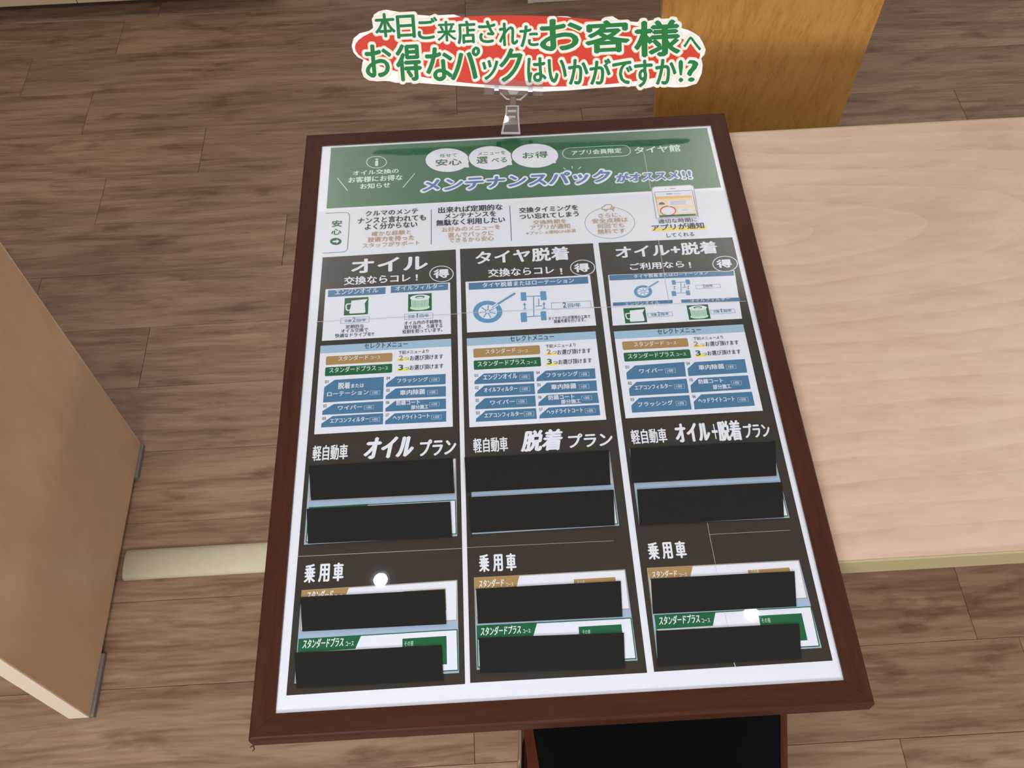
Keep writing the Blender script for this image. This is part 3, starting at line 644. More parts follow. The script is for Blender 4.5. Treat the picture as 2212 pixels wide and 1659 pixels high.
('T','lettering','ink',6,'快適なドライブを!!',-255.0,57.4,50.4,6.8,0,0.012,1,None),
('T','lettering','ink',6,'オイル内の不純物を',-165.3,71.9,49.4,6.51,0,0.012,1,None),
('T','lettering','ink',6,'取り除き、ろ過する',-165.2,64.9,49.7,6.66,0,0.012,1,None),
('T','lettering','ink',6,'役割を担っています。',-167.8,58.1,52.1,6.62,0,0.012,1,None),
('P','badge_disc','dark',4,[(-100.0,154.1),(-100.2,156.8),(-101.1,159.5),(-102.5,161.9),(-104.5,164.2),(-106.8,166.1),(-109.6,167.6),(-112.6,168.6),(-115.7,169.0),(-118.8,169.0),(-121.8,168.4),(-124.5,167.3),(-127.0,165.8),(-128.9,163.8),(-130.4,161.5),(-131.3,159.0),(-131.7,156.3),(-131.4,153.6),(-130.5,151.0),(-129.0,148.5),(-127.1,146.3),(-124.7,144.5),(-122.0,143.0),(-119.0,142.0),(-116.0,141.5),(-112.9,141.6),(-109.9,142.2),(-107.2,143.2),(-104.8,144.8),(-102.8,146.7),(-101.3,148.9),(-100.3,151.4)]),
('L','badge_ring','paper',5,1.11,1,[(-100.0,154.1),(-100.2,156.8),(-101.1,159.5),(-102.5,161.9),(-104.5,164.2),(-106.8,166.1),(-109.6,167.6),(-112.6,168.6),(-115.7,169.0),(-118.8,169.0),(-121.8,168.4),(-124.5,167.3),(-127.0,165.8),(-128.9,163.8),(-130.4,161.5),(-131.3,159.0),(-131.7,156.3),(-131.4,153.6),(-130.5,151.0),(-129.0,148.5),(-127.1,146.3),(-124.7,144.5),(-122.0,143.0),(-119.0,142.0),(-116.0,141.5),(-112.9,141.6),(-109.9,142.2),(-107.2,143.2),(-104.8,144.8),(-102.8,146.7),(-101.3,148.9),(-100.3,151.4)]),
('T','lettering','paper',6,'得',-126.9,147.9,21.5,15.6,0,0.05,1,None),
('P','menu_card','paper',2,[(-272.9,46.3),(-104.7,46.3),(-104.7,-85.7),(-272.9,-85.7)]),
('P','card_bar','sky',3,[(-272.9,46.3),(-104.7,46.3),(-104.7,34.1),(-272.9,34.1)]),
('T','lettering','ink',6,'セレクトメニュー',-216.4,37.5,55.9,8.55,0,0.012,1,None),
('P','course_label','ochre',3,[(-264.6,27.2),(-264.4,27.8),(-264.1,28.4),(-263.5,28.8),(-262.8,29.0),(-181.8,29.0),(-181.2,28.8),(-180.6,28.4),(-180.2,27.8),(-180.0,27.2),(-180.0,17.4),(-180.2,16.7),(-180.6,16.1),(-181.2,15.7),(-181.8,15.6),(-262.8,15.6),(-263.5,15.7),(-264.1,16.1),(-264.4,16.7),(-264.6,17.4)]),
('T','lettering','paper',6,'スタンダード',-248.9,20.4,38.3,7.68,0,0.012,1,None),
('T','lettering','paper',6,'コース',-207.6,20.7,12.2,4.38,0,0.012,1,None),
('P','course_label','green',3,[(-264.7,10.3),(-264.5,11.0),(-264.2,11.6),(-263.6,12.0),(-262.9,12.1),(-181.7,12.1),(-181.0,12.0),(-180.4,11.6),(-180.0,11.0),(-179.9,10.3),(-179.9,0.3),(-180.0,-0.4),(-180.4,-1.0),(-181.0,-1.4),(-181.7,-1.5),(-262.9,-1.5),(-263.6,-1.4),(-264.2,-1.0),(-264.5,-0.4),(-264.7,0.3)]),
('T','lettering','paper',6,'スタンダードプラス',-259.6,2.9,59.2,8.28,0,0.012,1,None),
('T','lettering','paper',6,'コース',-197.5,3.0,12.3,4.67,0,0.012,1,None),
('T','lettering','ink',6,'下記メニューより',-172.3,25.8,38.6,5.51,0,0.012,1,None),
('P','highlight_band','yellow',3,[(-173.7,19.1),(-158.4,19.3),(-158.3,15.9),(-173.7,15.5)]),
('T','lettering','ochre',6,'2',-171.7,16.3,5.7,7.65,0,0.03,1,None),
('T','lettering','ochre',6,'つ',-164.3,16.6,5.5,4.0,0,0.012,1,None),
('T','lettering','ink',6,'お選び頂けます',-157.6,15.0,42.5,7.65,0,0.012,1,None),
('P','highlight_band','yellow',3,[(-173.5,3.7),(-158.2,4.0),(-158.2,0.0),(-173.4,-0.0)]),
('T','lettering','green',6,'3',-172.0,1.4,6.1,8.27,0,0.04,1,None),
('T','lettering','green',6,'つ',-164.1,1.6,5.5,3.95,0,0.012,1,None),
('T','lettering','ink',6,'お選び頂けます',-157.8,0.4,42.9,7.55,0,0.012,1,None),
('P','menu_tag','blue',3,[(-251.7,-7.6),(-190.1,-7.3),(-190.3,-40.5),(-264.8,-40.7),(-264.4,-17.7)]),
('T','lettering','paper',6,'脱着',-247.3,-22.2,15.3,9.86,0,0.025,1,None),
('T','lettering','paper',6,'または',-230.8,-21.5,16.1,5.98,0,0.025,1,None),
('T','lettering','paper',6,'ローテーション',-260.3,-32.5,51.7,6.97,0,0.025,1,None),
('L','frequency_box','paleblue',6,0.5,1,[(-206.5,-27.8),(-194.7,-27.8),(-194.7,-33.3),(-206.5,-33.3)]),
('T','lettering','paper',6,'1回',-203.9,-32.2,6.6,3.34,0,0.02,1,None),
('T','lettering','ink',6,'01',-263.9,-12.4,4.4,4.61,0,0,1,None),
('P','menu_tag','blue',3,[(-251.3,-43.7),(-190.2,-43.4),(-190.1,-59.1),(-264.9,-58.6),(-264.8,-53.0)]),
('T','lettering','paper',6,'ワイパー',-245.8,-53.3,29.8,6.49,0,0.025,1,None),
('L','frequency_box','paleblue',6,0.5,1,[(-213.4,-48.8),(-201.9,-48.8),(-201.9,-54.3),(-213.4,-54.3)]),
('T','lettering','paper',6,'1回',-210.8,-53.2,6.5,3.28,0,0.02,1,None),
('T','lettering','ink',6,'02',-264.1,-48.1,4.3,4.46,0,0,1,None),
('P','menu_tag','blue',3,[(-251.9,-61.1),(-189.8,-61.0),(-189.7,-76.9),(-265.1,-76.5),(-264.9,-71.0)]),
('T','lettering','paper',6,'エアコンフィルター',-254.5,-71.6,47.5,7.05,0,0.025,1,None),
('L','frequency_box','paleblue',6,0.5,1,[(-205.7,-66.6),(-193.9,-66.6),(-193.9,-72.5),(-205.7,-72.5)]),
('T','lettering','paper',6,'1回',-203.0,-71.3,6.6,3.52,0,0.02,1,None),
('T','lettering','ink',6,'03',-264.2,-66.3,4.3,4.38,0,0,1,None),
('P','menu_tag','blue',3,[(-175.1,-7.8),(-112.4,-8.0),(-112.6,-23.4),(-187.3,-22.8),(-187.1,-17.9)]),
('T','lettering','paper',6,'フラッシング',-173.5,-17.9,38.9,6.71,0,0.025,1,None),
('L','frequency_box','paleblue',6,0.5,1,[(-132.7,-13.2),(-120.6,-13.2),(-120.6,-19.0),(-132.7,-19.0)]),
('T','lettering','paper',6,'1回',-130.0,-17.8,6.7,3.49,0,0.02,1,None),
('T','lettering','ink',6,'04',-186.8,-12.1,4.4,4.61,0,0,1,None),
('P','menu_tag','blue',3,[(-175.1,-25.7),(-112.4,-26.4),(-112.6,-41.6),(-187.4,-40.7),(-187.2,-35.9)]),
('T','lettering','paper',6,'車内除菌',-169.6,-36.7,31.3,7.99,0,0.025,1,None),
('L','frequency_box','paleblue',6,0.5,1,[(-135.1,-31.6),(-123.0,-31.6),(-123.0,-37.4),(-135.1,-37.4)]),
('T','lettering','paper',6,'1回',-132.4,-36.2,6.8,3.43,0,0.02,1,None),
('T','lettering','ink',6,'05',-186.7,-30.3,4.4,4.53,0,0,1,None),
('P','menu_tag','blue',3,[(-175.3,-44.1),(-112.5,-44.8),(-112.7,-59.9),(-187.3,-58.9),(-187.1,-54.2)]),
('T','lettering','paper',6,'防錆コート',-173.7,-51.3,28.9,7.19,0,0.025,1,None),
('T','lettering','paper',6,'部分施工',-155.6,-58.3,21.6,6.46,0,0.025,1,None),
('L','frequency_box','paleblue',6,0.5,1,[(-132.8,-49.4),(-121.0,-49.4),(-121.0,-55.2),(-132.8,-55.2)]),
('T','lettering','paper',6,'1回',-130.2,-54.0,6.6,3.48,0,0.02,1,None),
('T','lettering','ink',6,'06',-186.8,-48.2,4.3,4.46,0,0,1,None),
('P','menu_tag','blue',3,[(-175.7,-62.2),(-112.4,-63.0),(-112.7,-78.1),(-187.3,-77.1),(-187.0,-72.4)]),
('T','lettering','paper',6,'ヘッドライトコート',-177.7,-72.0,44.8,6.72,0,0.025,1,None),
('L','frequency_box','paleblue',6,0.5,1,[(-130.7,-68.2),(-118.6,-68.2),(-118.6,-73.9),(-130.7,-73.9)]),
('T','lettering','paper',6,'1回',-128.1,-72.7,6.8,3.42,0,0.02,1,None),
('T','lettering','ink',6,'07',-186.7,-66.5,4.3,4.38,0,0,1,None),
('P','menu_card','paper',2,[(-83.9,139.4),(83.7,139.4),(83.7,54.8),(-83.9,54.8)]),
('P','card_bar','blue',3,[(-79.7,136.9),(80.4,136.9),(80.4,125.1),(-79.7,125.1)]),
('T','lettering','paper',6,'タイヤ脱着またはローテーション',-61.4,127.3,122.8,8.45,0,0.02,1,None),
('P','tyre_icon','steel',4,[(-36.7,85.2),(-36.9,88.4),(-37.6,91.5),(-38.9,94.6),(-40.7,97.3),(-43.0,99.8),(-45.7,101.8),(-48.7,103.4),(-51.9,104.5),(-55.2,105.0),(-58.6,105.0),(-61.9,104.3),(-65.0,103.2),(-67.8,101.5),(-70.3,99.4),(-72.3,96.9),(-73.8,94.0),(-74.7,91.0),(-75.1,87.8),(-74.9,84.6),(-74.2,81.5),(-72.8,78.5),(-71.0,75.7),(-68.7,73.3),(-66.1,71.3),(-63.1,69.8),(-59.9,68.8),(-56.6,68.3),(-53.3,68.3),(-50.1,68.9),(-47.0,70.0),(-44.2,71.7),(-41.7,73.7),(-39.7,76.2),(-38.2,79.0),(-37.2,82.0)]),
('P','tyre_rim','paper',5,[(-43.6,85.6),(-43.8,88.1),(-44.5,90.5),(-45.7,92.7),(-47.3,94.7),(-49.4,96.3),(-51.7,97.5),(-54.2,98.2),(-56.8,98.3),(-59.3,98.0),(-61.7,97.1),(-63.9,95.8),(-65.6,94.1),(-67.0,92.1),(-67.9,89.8),(-68.2,87.3),(-68.0,84.9),(-67.3,82.5),(-66.1,80.3),(-64.4,78.3),(-62.4,76.8),(-60.1,75.6),(-57.6,74.9),(-55.1,74.8),(-52.6,75.1),(-50.2,75.9),(-48.1,77.2),(-46.3,78.9),(-44.9,80.9),(-44.0,83.2)]),
('L','wheel_spoke','steel',6,1.35,0,[(-52.7,85.3),(-45.4,82.6)]),
('L','wheel_spoke','steel',6,1.35,0,[(-54.8,83.3),(-52.3,76.3)]),
('L','wheel_spoke','steel',6,1.35,0,[(-57.8,83.7),(-61.8,77.7)]),
('L','wheel_spoke','steel',6,1.35,0,[(-59.4,86.2),(-67.0,85.7)]),
('L','wheel_spoke','steel',6,1.35,0,[(-58.4,88.9),(-63.8,94.3)]),
('L','wheel_spoke','steel',6,1.35,0,[(-55.5,89.8),(-54.7,97.1)]),
('L','wheel_spoke','steel',6,1.35,0,[(-53.0,88.2),(-46.5,91.9)]),
('L','wheel_hub','steel',6,0.96,1,[(-52.9,86.3),(-53.1,87.6),(-53.9,88.7),(-55.1,89.3),(-56.5,89.4),(-57.8,88.9),(-58.6,88.0),(-59.0,86.7),(-58.7,85.4),(-57.9,84.3),(-56.7,83.7),(-55.4,83.6),(-54.1,84.1),(-53.2,85.0)]),
('L','wrench_icon','paper',7,4.63,0,[(-50.3,92.6),(-18.2,114.9)]),
('L','wrench_icon','steel',8,3.09,0,[(-42.3,98.1),(-18.2,114.9)]),
('L','wrench_icon','steel',8,1.08,0,[(-50.3,92.6),(-18.2,114.9)]),
('P','tyre_icon','steel',4,[(-11.2,114.7),(-11.1,115.2),(-10.9,115.6),(-10.5,115.8),(-10.0,115.9),(-5.0,115.9),(-4.5,115.8),(-4.1,115.6),(-3.9,115.2),(-3.8,114.7),(-3.8,102.7),(-3.9,102.3),(-4.1,101.9),(-4.5,101.6),(-5.0,101.5),(-10.0,101.5),(-10.5,101.6),(-10.9,101.9),(-11.1,102.3),(-11.2,102.7)]),
('P','tyre_icon','steel',4,[(14.9,114.7),(15.0,115.1),(15.2,115.5),(15.6,115.8),(16.1,115.9),(21.5,115.9),(21.9,115.8),(22.3,115.5),(22.6,115.1),(22.7,114.7),(22.7,101.9),(22.6,101.4),(22.3,101.0),(21.9,100.8),(21.5,100.7),(16.1,100.7),(15.6,100.8),(15.2,101.0),(15.0,101.4),(14.9,101.9)]),
('P','tyre_icon','steel',4,[(-13.2,80.9),(-13.1,81.3),(-12.8,81.7),(-12.4,82.0),(-12.0,82.1),(-6.3,82.1),(-5.8,82.0),(-5.4,81.7),(-5.2,81.3),(-5.1,80.9),(-5.1,67.6),(-5.2,67.1),(-5.4,66.7),(-5.8,66.5),(-6.3,66.4),(-12.0,66.4),(-12.4,66.5),(-12.8,66.7),(-13.1,67.1),(-13.2,67.6)]),
('P','tyre_icon','steel',4,[(13.1,81.0),(13.2,81.5),(13.4,81.9),(13.8,82.1),(14.3,82.2),(19.1,82.2),(19.5,82.1),(19.9,81.9),(20.2,81.5),(20.3,81.0),(20.3,68.7),(20.2,68.2),(19.9,67.8),(19.5,67.6),(19.1,67.5),(14.3,67.5),(13.8,67.6),(13.4,67.8),(13.2,68.2),(13.1,68.7)]),
('L','axle_line','steel',4,1.24,0,[(-3.8,108.5),(14.9,108.2)]),
('L','axle_line','steel',4,1.22,0,[(-5.0,74.9),(13.1,75.0)]),
('L','axle_line','steel',4,1.24,0,[(5.9,108.9),(4.0,74.6)]),
('L','axle_line','steel',4,1.24,0,[(12.3,103.9),(11.6,91.7)]),
('L','axle_line','steel',4,1.23,0,[(7.3,91.5),(16.1,91.6)]),
('P','arrow_icon','steel',4,[(-9.1,94.2),(-6.7,99.1),(-4.8,94.2)]),
('L','arrow_icon','steel',4,1.24,0,[(-6.8,96.3),(-7.1,88.2)]),
('L','arrow_icon','steel',4,1.23,0,[(-9.3,87.9),(-5.0,88.0)]),
('P','arrow_icon','steel',4,[(16.3,93.4),(18.9,98.3),(20.7,93.5)]),
('L','arrow_icon','steel',4,1.24,0,[(18.7,95.6),(18.2,87.4)]),
('L','arrow_icon','steel',4,1.23,0,[(16.1,87.1),(20.4,87.2)]),
('L','frequency_box','slateblue',4,0.7,1,[(28.3,95.4),(80.3,95.4),(80.3,84.6),(28.3,84.6)]),
('T','lettering','blue',6,'2',43.0,86.3,4.8,8.55,0,0.03,1,None),
('T','lettering','blue',6,'回/年',49.6,86.2,17.0,6.99,0,0.012,1,None),
('T','lettering','ink',6,'タイヤのプロが専用の工具で',22.5,66.8,55.0,5.72,0,0.012,1,None),
('T','lettering','ink',6,'脱着作業を行います。',29.6,61.6,40.9,5.7,0,0.012,1,None),
('P','badge_disc','dark',4,[(91.2,151.4),(91.2,154.0),(90.5,156.6),(89.2,159.0),(87.4,161.2),(85.1,163.0),(82.4,164.5),(79.4,165.5),(76.2,166.0),(73.0,165.9),(69.9,165.4),(67.0,164.3),(64.3,162.8),(62.1,160.9),(60.4,158.7),(59.3,156.3),(58.8,153.7),(58.8,151.1),(59.6,148.5),(60.9,146.1),(62.7,144.0),(65.0,142.2),(67.7,140.7),(70.7,139.8),(73.8,139.3),(77.0,139.3),(80.1,139.9),(83.0,140.9),(85.6,142.4),(87.8,144.2),(89.5,146.4),(90.7,148.8)]),
('L','badge_ring','paper',5,1.11,1,[(91.2,151.4),(91.2,154.0),(90.5,156.6),(89.2,159.0),(87.4,161.2),(85.1,163.0),(82.4,164.5),(79.4,165.5),(76.2,166.0),(73.0,165.9),(69.9,165.4),(67.0,164.3),(64.3,162.8),(62.1,160.9),(60.4,158.7),(59.3,156.3),(58.8,153.7),(58.8,151.1),(59.6,148.5),(60.9,146.1),(62.7,144.0),(65.0,142.2),(67.7,140.7),(70.7,139.8),(73.8,139.3),(77.0,139.3),(80.1,139.9),(83.0,140.9),(85.6,142.4),(87.8,144.2),(89.5,146.4),(90.7,148.8)]),
('T','lettering','paper',6,'得',63.2,144.9,21.0,15.38,0,0.05,1,None),
('P','menu_card','paper',2,[(-84.6,45.4),(81.7,45.4),(81.7,-87.9),(-84.6,-87.9)]),
('P','card_bar','sky',3,[(-84.6,45.4),(81.7,45.4),(81.7,33.3),(-84.6,33.3)]),
('T','lettering','ink',6,'セレクトメニュー',-28.9,36.2,56.7,8.55,0,0.012,1,None),
('P','course_label','ochre',3,[(-76.6,26.5),(-76.5,27.2),(-76.1,27.8),(-75.5,28.2),(-74.8,28.3),(6.6,28.3),(7.2,28.2),(7.8,27.8),(8.2,27.2),(8.4,26.5),(8.4,16.2),(8.2,15.5),(7.8,14.9),(7.2,14.5),(6.6,14.4),(-74.8,14.4),(-75.5,14.5),(-76.1,14.9),(-76.5,15.5),(-76.6,16.2)]),
('T','lettering','paper',6,'スタンダード',-61.2,18.7,38.3,7.68,0,0.012,1,None),
('T','lettering','paper',6,'コース',-19.9,18.1,13.0,4.38,0,0.012,1,None),
('P','course_label','green',3,[(-76.7,8.1),(-76.6,8.8),(-76.2,9.4),(-75.6,9.8),(-74.9,9.9),(6.5,9.9),(7.2,9.8),(7.8,9.4),(8.2,8.8),(8.3,8.1),(8.3,-2.5),(8.2,-3.2),(7.8,-3.8),(7.2,-4.2),(6.5,-4.3),(-74.9,-4.3),(-75.6,-4.2),(-76.2,-3.8),(-76.6,-3.2),(-76.7,-2.5)]),
('T','lettering','paper',6,'スタンダードプラス',-71.8,-0.1,59.7,8.27,0,0.012,1,None),
('T','lettering','paper',6,'コース',-9.5,-0.4,12.6,4.67,0,0.012,1,None),
('T','lettering','ink',6,'下記メニューより',15.9,23.0,38.5,5.5,0,0.012,1,None),
('P','highlight_band','yellow',3,[(14.5,15.1),(29.2,15.2),(28.9,11.9),(14.3,11.8)]),
('T','lettering','ochre',6,'2',16.6,13.1,5.5,7.64,0,0.03,1,None),
('T','lettering','ochre',6,'つ',24.1,13.5,5.2,4.0,0,0.012,1,None),
('T','lettering','ink',6,'お選び頂けます',30.0,11.5,42.8,7.63,0,0.012,1,None),
('P','highlight_band','yellow',3,[(14.6,-0.5),(29.8,-0.3),(29.5,-3.9),(14.4,-4.3)]),
('T','lettering','green',6,'3',16.0,-2.3,6.2,8.26,0,0.04,1,None),
('T','lettering','green',6,'つ',23.7,-2.1,5.6,3.94,0,0.012,1,None),
('T','lettering','ink',6,'お選び頂けます',30.3,-3.6,42.2,7.53,0,0.012,1,None),
('P','menu_tag','blue',3,[(-64.7,-10.8),(-1.8,-11.4),(-1.9,-26.8),(-76.7,-25.9),(-76.5,-21.5)]),
('T','lettering','paper',6,'エンジンオイル',-65.5,-20.6,42.7,7.94,0,0.025,1,None),
('L','frequency_box','paleblue',6,0.5,1,[(-19.8,-16.1),(-7.5,-16.1),(-7.5,-22.7),(-19.8,-22.7)]),
('T','lettering','paper',6,'1回',-17.2,-21.4,6.9,4.01,0,0.02,1,None),
('T','lettering','ink',6,'01',-76.2,-15.3,4.4,4.6,0,0,1,None),
('P','menu_tag','blue',3,[(-64.6,-28.9),(-2.1,-29.6),(-2.1,-45.6),(-76.8,-44.4),(-76.4,-39.8)]),
('T','lettering','paper',6,'オイルフィルター',-65.3,-39.4,41.8,7.28,0,0.025,1,None),
('L','frequency_box','paleblue',6,0.5,1,[(-20.5,-34.5),(-8.1,-34.5),(-8.1,-40.7),(-20.5,-40.7)]),
('T','lettering','paper',6,'1回',-17.9,-39.4,6.9,3.74,0,0.02,1,None),
('T','lettering','ink',6,'02',-76.0,-33.9,4.4,4.52,0,0,1,None),
('P','menu_tag','blue',3,[(-64.6,-47.5),(-2.2,-47.6),(-2.2,-63.5),(-76.8,-62.9),(-76.1,-58.2)]),
('T','lettering','paper',6,'ワイパー',-58.2,-57.8,30.3,6.47,0,0.025,1,None),
('L','frequency_box','paleblue',6,0.5,1,[(-25.4,-52.4),(-13.3,-52.4),(-13.3,-58.4),(-25.4,-58.4)]),
('T','lettering','paper',6,'1回',-22.8,-57.2,6.8,3.57,0,0.02,1,None),
('T','lettering','ink',6,'02',-75.9,-52.4,4.3,4.45,0,0,1,None),
('P','menu_tag','blue',3,[(-64.2,-65.7),(-2.4,-66.1),(-2.3,-81.2),(-76.8,-80.8),(-76.0,-76.1)]),
('T','lettering','paper',6,'エアコンフィルター',-66.0,-76.3,47.6,7.03,0,0.025,1,None),
('L','frequency_box','paleblue',6,0.5,1,[(-17.5,-70.6),(-5.6,-70.6),(-5.6,-77.0),(-17.5,-77.0)]),
('T','lettering','paper',6,'1回',-15.0,-75.7,6.6,3.82,0,0.02,1,None),
('T','lettering','ink',6,'03',-75.9,-70.5,4.3,4.37,0,0,1,None),
('P','menu_tag','blue',3,[(13.4,-11.5),(75.3,-12.1),(74.8,-27.5),(0.6,-26.6),(1.4,-21.7)]),
('T','lettering','paper',6,'フラッシング',13.8,-22.1,39.5,7.05,0,0.025,1,None),
('L','frequency_box','paleblue',6,0.5,1,[(55.1,-17.0),(67.2,-17.0),(67.2,-23.3),(55.1,-23.3)]),
('T','lettering','paper',6,'1回',57.6,-22.0,6.7,3.8,0,0.02,1,None),
('T','lettering','ink',6,'04',1.3,-16.2,4.4,4.6,0,0,1,None),
('P','menu_tag','blue',3,[(13.6,-29.6),(75.3,-30.3),(74.9,-45.8),(0.6,-44.9),(1.5,-40.3)]),
('T','lettering','paper',6,'車内除菌',18.2,-40.7,31.4,7.97,0,0.025,1,None),
('L','frequency_box','paleblue',6,0.5,1,[(53.3,-35.3),(65.1,-35.3),(65.1,-41.6),(53.3,-41.6)]),
('T','lettering','paper',6,'1回',55.8,-40.3,6.6,3.74,0,0.02,1,None),
('T','lettering','ink',6,'05',1.3,-34.5,4.4,4.52,0,0,1,None),
('P','menu_tag','blue',3,[(12.7,-47.9),(74.9,-48.4),(75.3,-63.5),(0.4,-62.9),(1.5,-57.8)]),
('T','lettering','paper',6,'防錆コート',13.9,-55.7,32.1,7.17,0,0.025,1,None),
('T','lettering','paper',6,'部分施工',28.8,-62.4,24.6,6.45,0,0.025,1,None),
('L','frequency_box','paleblue',6,0.5,1,[(54.7,-52.4),(67.0,-52.4),(67.0,-58.6),(54.7,-58.6)]),
('T','lettering','paper',6,'1回',57.2,-57.3,6.9,3.68,0,0.02,1,None),
('T','lettering','ink',6,'06',1.3,-52.8,4.3,4.45,0,0,1,None),
('P','menu_tag','blue',3,[(13.1,-66.2),(75.0,-66.1),(75.2,-81.2),(0.6,-81.1),(1.7,-76.1)]),
('T','lettering','paper',6,'ヘッドライトコート',10.2,-76.1,44.4,7.04,0,0.025,1,None),
('L','frequency_box','paleblue',6,0.5,1,[(57.3,-70.8),(69.5,-70.8),(69.5,-77.2),(57.3,-77.2)]),
('T','lettering','paper',6,'1回',59.8,-75.9,6.8,3.82,0,0.02,1,None),
('T','lettering','ink',6,'07',1.3,-70.7,4.3,4.37,0,0,1,None),
('P','menu_card','paper',2,[(108.0,137.8),(277.7,134.0),(273.0,52.7),(105.0,52.9)]),
('P','card_bar','blue',3,[(109.1,137.1),(276.4,133.1),(275.5,124.8),(109.0,128.0)]),
('T','lettering','paper',6,'タイヤ脱着またはローテーション',141.7,129.2,100.1,6.46,0,0.012,1,None),
('P','tyre_icon','steel',4,[(163.0,105.1),(163.1,107.0),(162.8,108.8),(162.1,110.6),(161.1,112.2),(159.8,113.6),(158.2,114.8),(156.4,115.7),(154.4,116.4),(152.3,116.7),(150.2,116.6),(148.1,116.3),(146.1,115.6),(144.2,114.7),(142.6,113.5),(141.2,112.0),(140.1,110.4),(139.3,108.6),(138.9,106.8),(138.9,104.9),(139.2,103.1),(139.9,101.4),(140.9,99.8),(142.2,98.4),(143.8,97.2),(145.6,96.3),(147.6,95.7),(149.6,95.4),(151.7,95.4),(153.8,95.7),(155.8,96.4),(157.7,97.3),(159.3,98.5),(160.7,99.9),(161.8,101.5),(162.6,103.3)]),
('P','tyre_rim','paper',5,[(158.7,105.4),(158.7,106.9),(158.4,108.3),(157.7,109.5),(156.8,110.7),(155.6,111.6),(154.2,112.3),(152.6,112.7),(151.0,112.8),(149.4,112.6),(147.9,112.2),(146.5,111.4),(145.2,110.4),(144.3,109.2),(143.6,107.9),(143.3,106.5),(143.3,105.1),(143.6,103.7),(144.2,102.4),(145.2,101.3),(146.4,100.4),(147.8,99.7),(149.3,99.3),(150.9,99.2),(152.5,99.3),(154.1,99.8),(155.5,100.6),(156.7,101.5),(157.7,102.7),(158.3,104.0)]),
('L','wheel_spoke','steel',6,0.85,0,[(153.0,105.3),(157.4,103.7)]),
('L','wheel_spoke','steel',6,0.84,0,[(151.5,104.1),(152.8,100.1)]),
('L','wheel_spoke','steel',6,0.84,0,[(149.7,104.4),(146.8,100.9)]),
('L','wheel_spoke','steel',6,0.85,0,[(148.8,105.8),(144.0,105.5)]),
('L','wheel_spoke','steel',6,0.85,0,[(149.6,107.4),(146.4,110.5)]),
('L','wheel_spoke','steel',6,0.85,0,[(151.4,107.9),(152.3,112.1)]),
('L','wheel_spoke','steel',6,0.85,0,[(152.9,106.9),(157.2,109.0)]),
('L','wheel_hub','steel',6,0.6,1,[(152.9,105.8),(152.8,106.6),(152.3,107.2),(151.6,107.6),(150.8,107.7),(149.9,107.4),(149.3,106.8),(149.1,106.1),(149.1,105.4),(149.6,104.7),(150.3,104.3),(151.2,104.3),(152.0,104.6),(152.6,105.1)]),
('L','wrench_icon','paper',7,3.02,0,[(154.8,109.5),(173.7,121.8)]),
('L','wrench_icon','steel',8,2.02,0,[(159.5,112.5),(173.7,121.8)]),
('L','wrench_icon','steel',8,0.71,0,[(154.8,109.5),(173.7,121.8)]),
('P','tyre_icon','steel',4,[(191.0,121.3),(191.1,121.8),(191.3,122.2),(191.7,122.5),(192.2,122.5),(195.1,122.5),(195.6,122.5),(196.0,122.2),(196.2,121.8),(196.3,121.3),(196.3,116.0),(196.2,115.5),(196.0,115.1),(195.6,114.9),(195.1,114.8),(192.2,114.8),(191.7,114.9),(191.3,115.1),(191.1,115.5),(191.0,116.0)]),
('P','tyre_icon','steel',4,[(209.6,121.0),(209.7,121.5),(210.0,121.8),(210.4,122.1),(210.8,122.2),(214.0,122.2),(214.4,122.1),(214.8,121.8),(215.1,121.5),(215.2,121.0),(215.2,115.2),(215.1,114.7),(214.8,114.3),(214.4,114.1),(214.0,114.0),(210.8,114.0),(210.4,114.1),(210.0,114.3),(209.7,114.7),(209.6,115.2)]),
('P','tyre_icon','steel',4,[(188.3,103.0),(188.4,103.4),(188.7,103.8),(189.0,104.1),(189.5,104.2),(192.9,104.2),(193.4,104.1),(193.8,103.8),(194.0,103.4),(194.1,103.0),(194.1,96.8),(194.0,96.3),(193.8,95.9),(193.4,95.6),(192.9,95.6),(189.5,95.6),(189.0,95.6),(188.7,95.9),(188.4,96.3),(188.3,96.8)]),
('P','tyre_icon','steel',4,[(207.2,102.7),(207.3,103.2),(207.5,103.6),(207.9,103.8),(208.4,103.9),(211.2,103.9),(211.6,103.8),(212.0,103.6),(212.3,103.2),(212.4,102.7),(212.4,97.0),(212.3,96.6),(212.0,96.2),(211.6,95.9),(211.2,95.8),(208.4,95.8),(207.9,95.9),(207.5,96.2),(207.3,96.6),(207.2,97.0)]),
('L','axle_line','steel',4,0.93,0,[(196.3,118.5),(209.6,118.1)]),
('L','axle_line','steel',4,0.93,0,[(194.2,100.2),(207.2,100.0)]),
('L','axle_line','steel',4,0.93,0,[(203.2,118.6),(200.7,99.9)]),
('L','axle_line','steel',4,0.93,0,[(207.6,115.8),(206.7,109.2)]),
('L','axle_line','steel',4,0.93,0,[(203.6,109.1),(209.9,109.1)]),
('P','arrow_icon','steel',4,[(192.0,110.8),(193.9,113.4),(195.1,110.8)]),
('L','arrow_icon','steel',4,0.93,0,[(193.7,111.9),(193.1,107.5)]),
('L','arrow_icon','steel',4,0.93,0,[(191.6,107.4),(194.7,107.4)]),
('P','arrow_icon','steel',4,[(210.2,110.0),(212.1,112.7),(213.3,110.0)]),
('L','arrow_icon','steel',4,0.93,0,[(211.9,111.2),(211.3,106.7)]),
('L','arrow_icon','steel',4,0.93,0,[(209.7,106.6),(212.9,106.6)]),
('L','frequency_box','slateblue',4,0.6,1,[(221.7,111.6),(254.2,111.6),(254.2,105.7),(221.7,105.7)]),
('T','lettering','blue',6,'2',231.0,107.0,2.5,5.54,0,0.02,1,None),
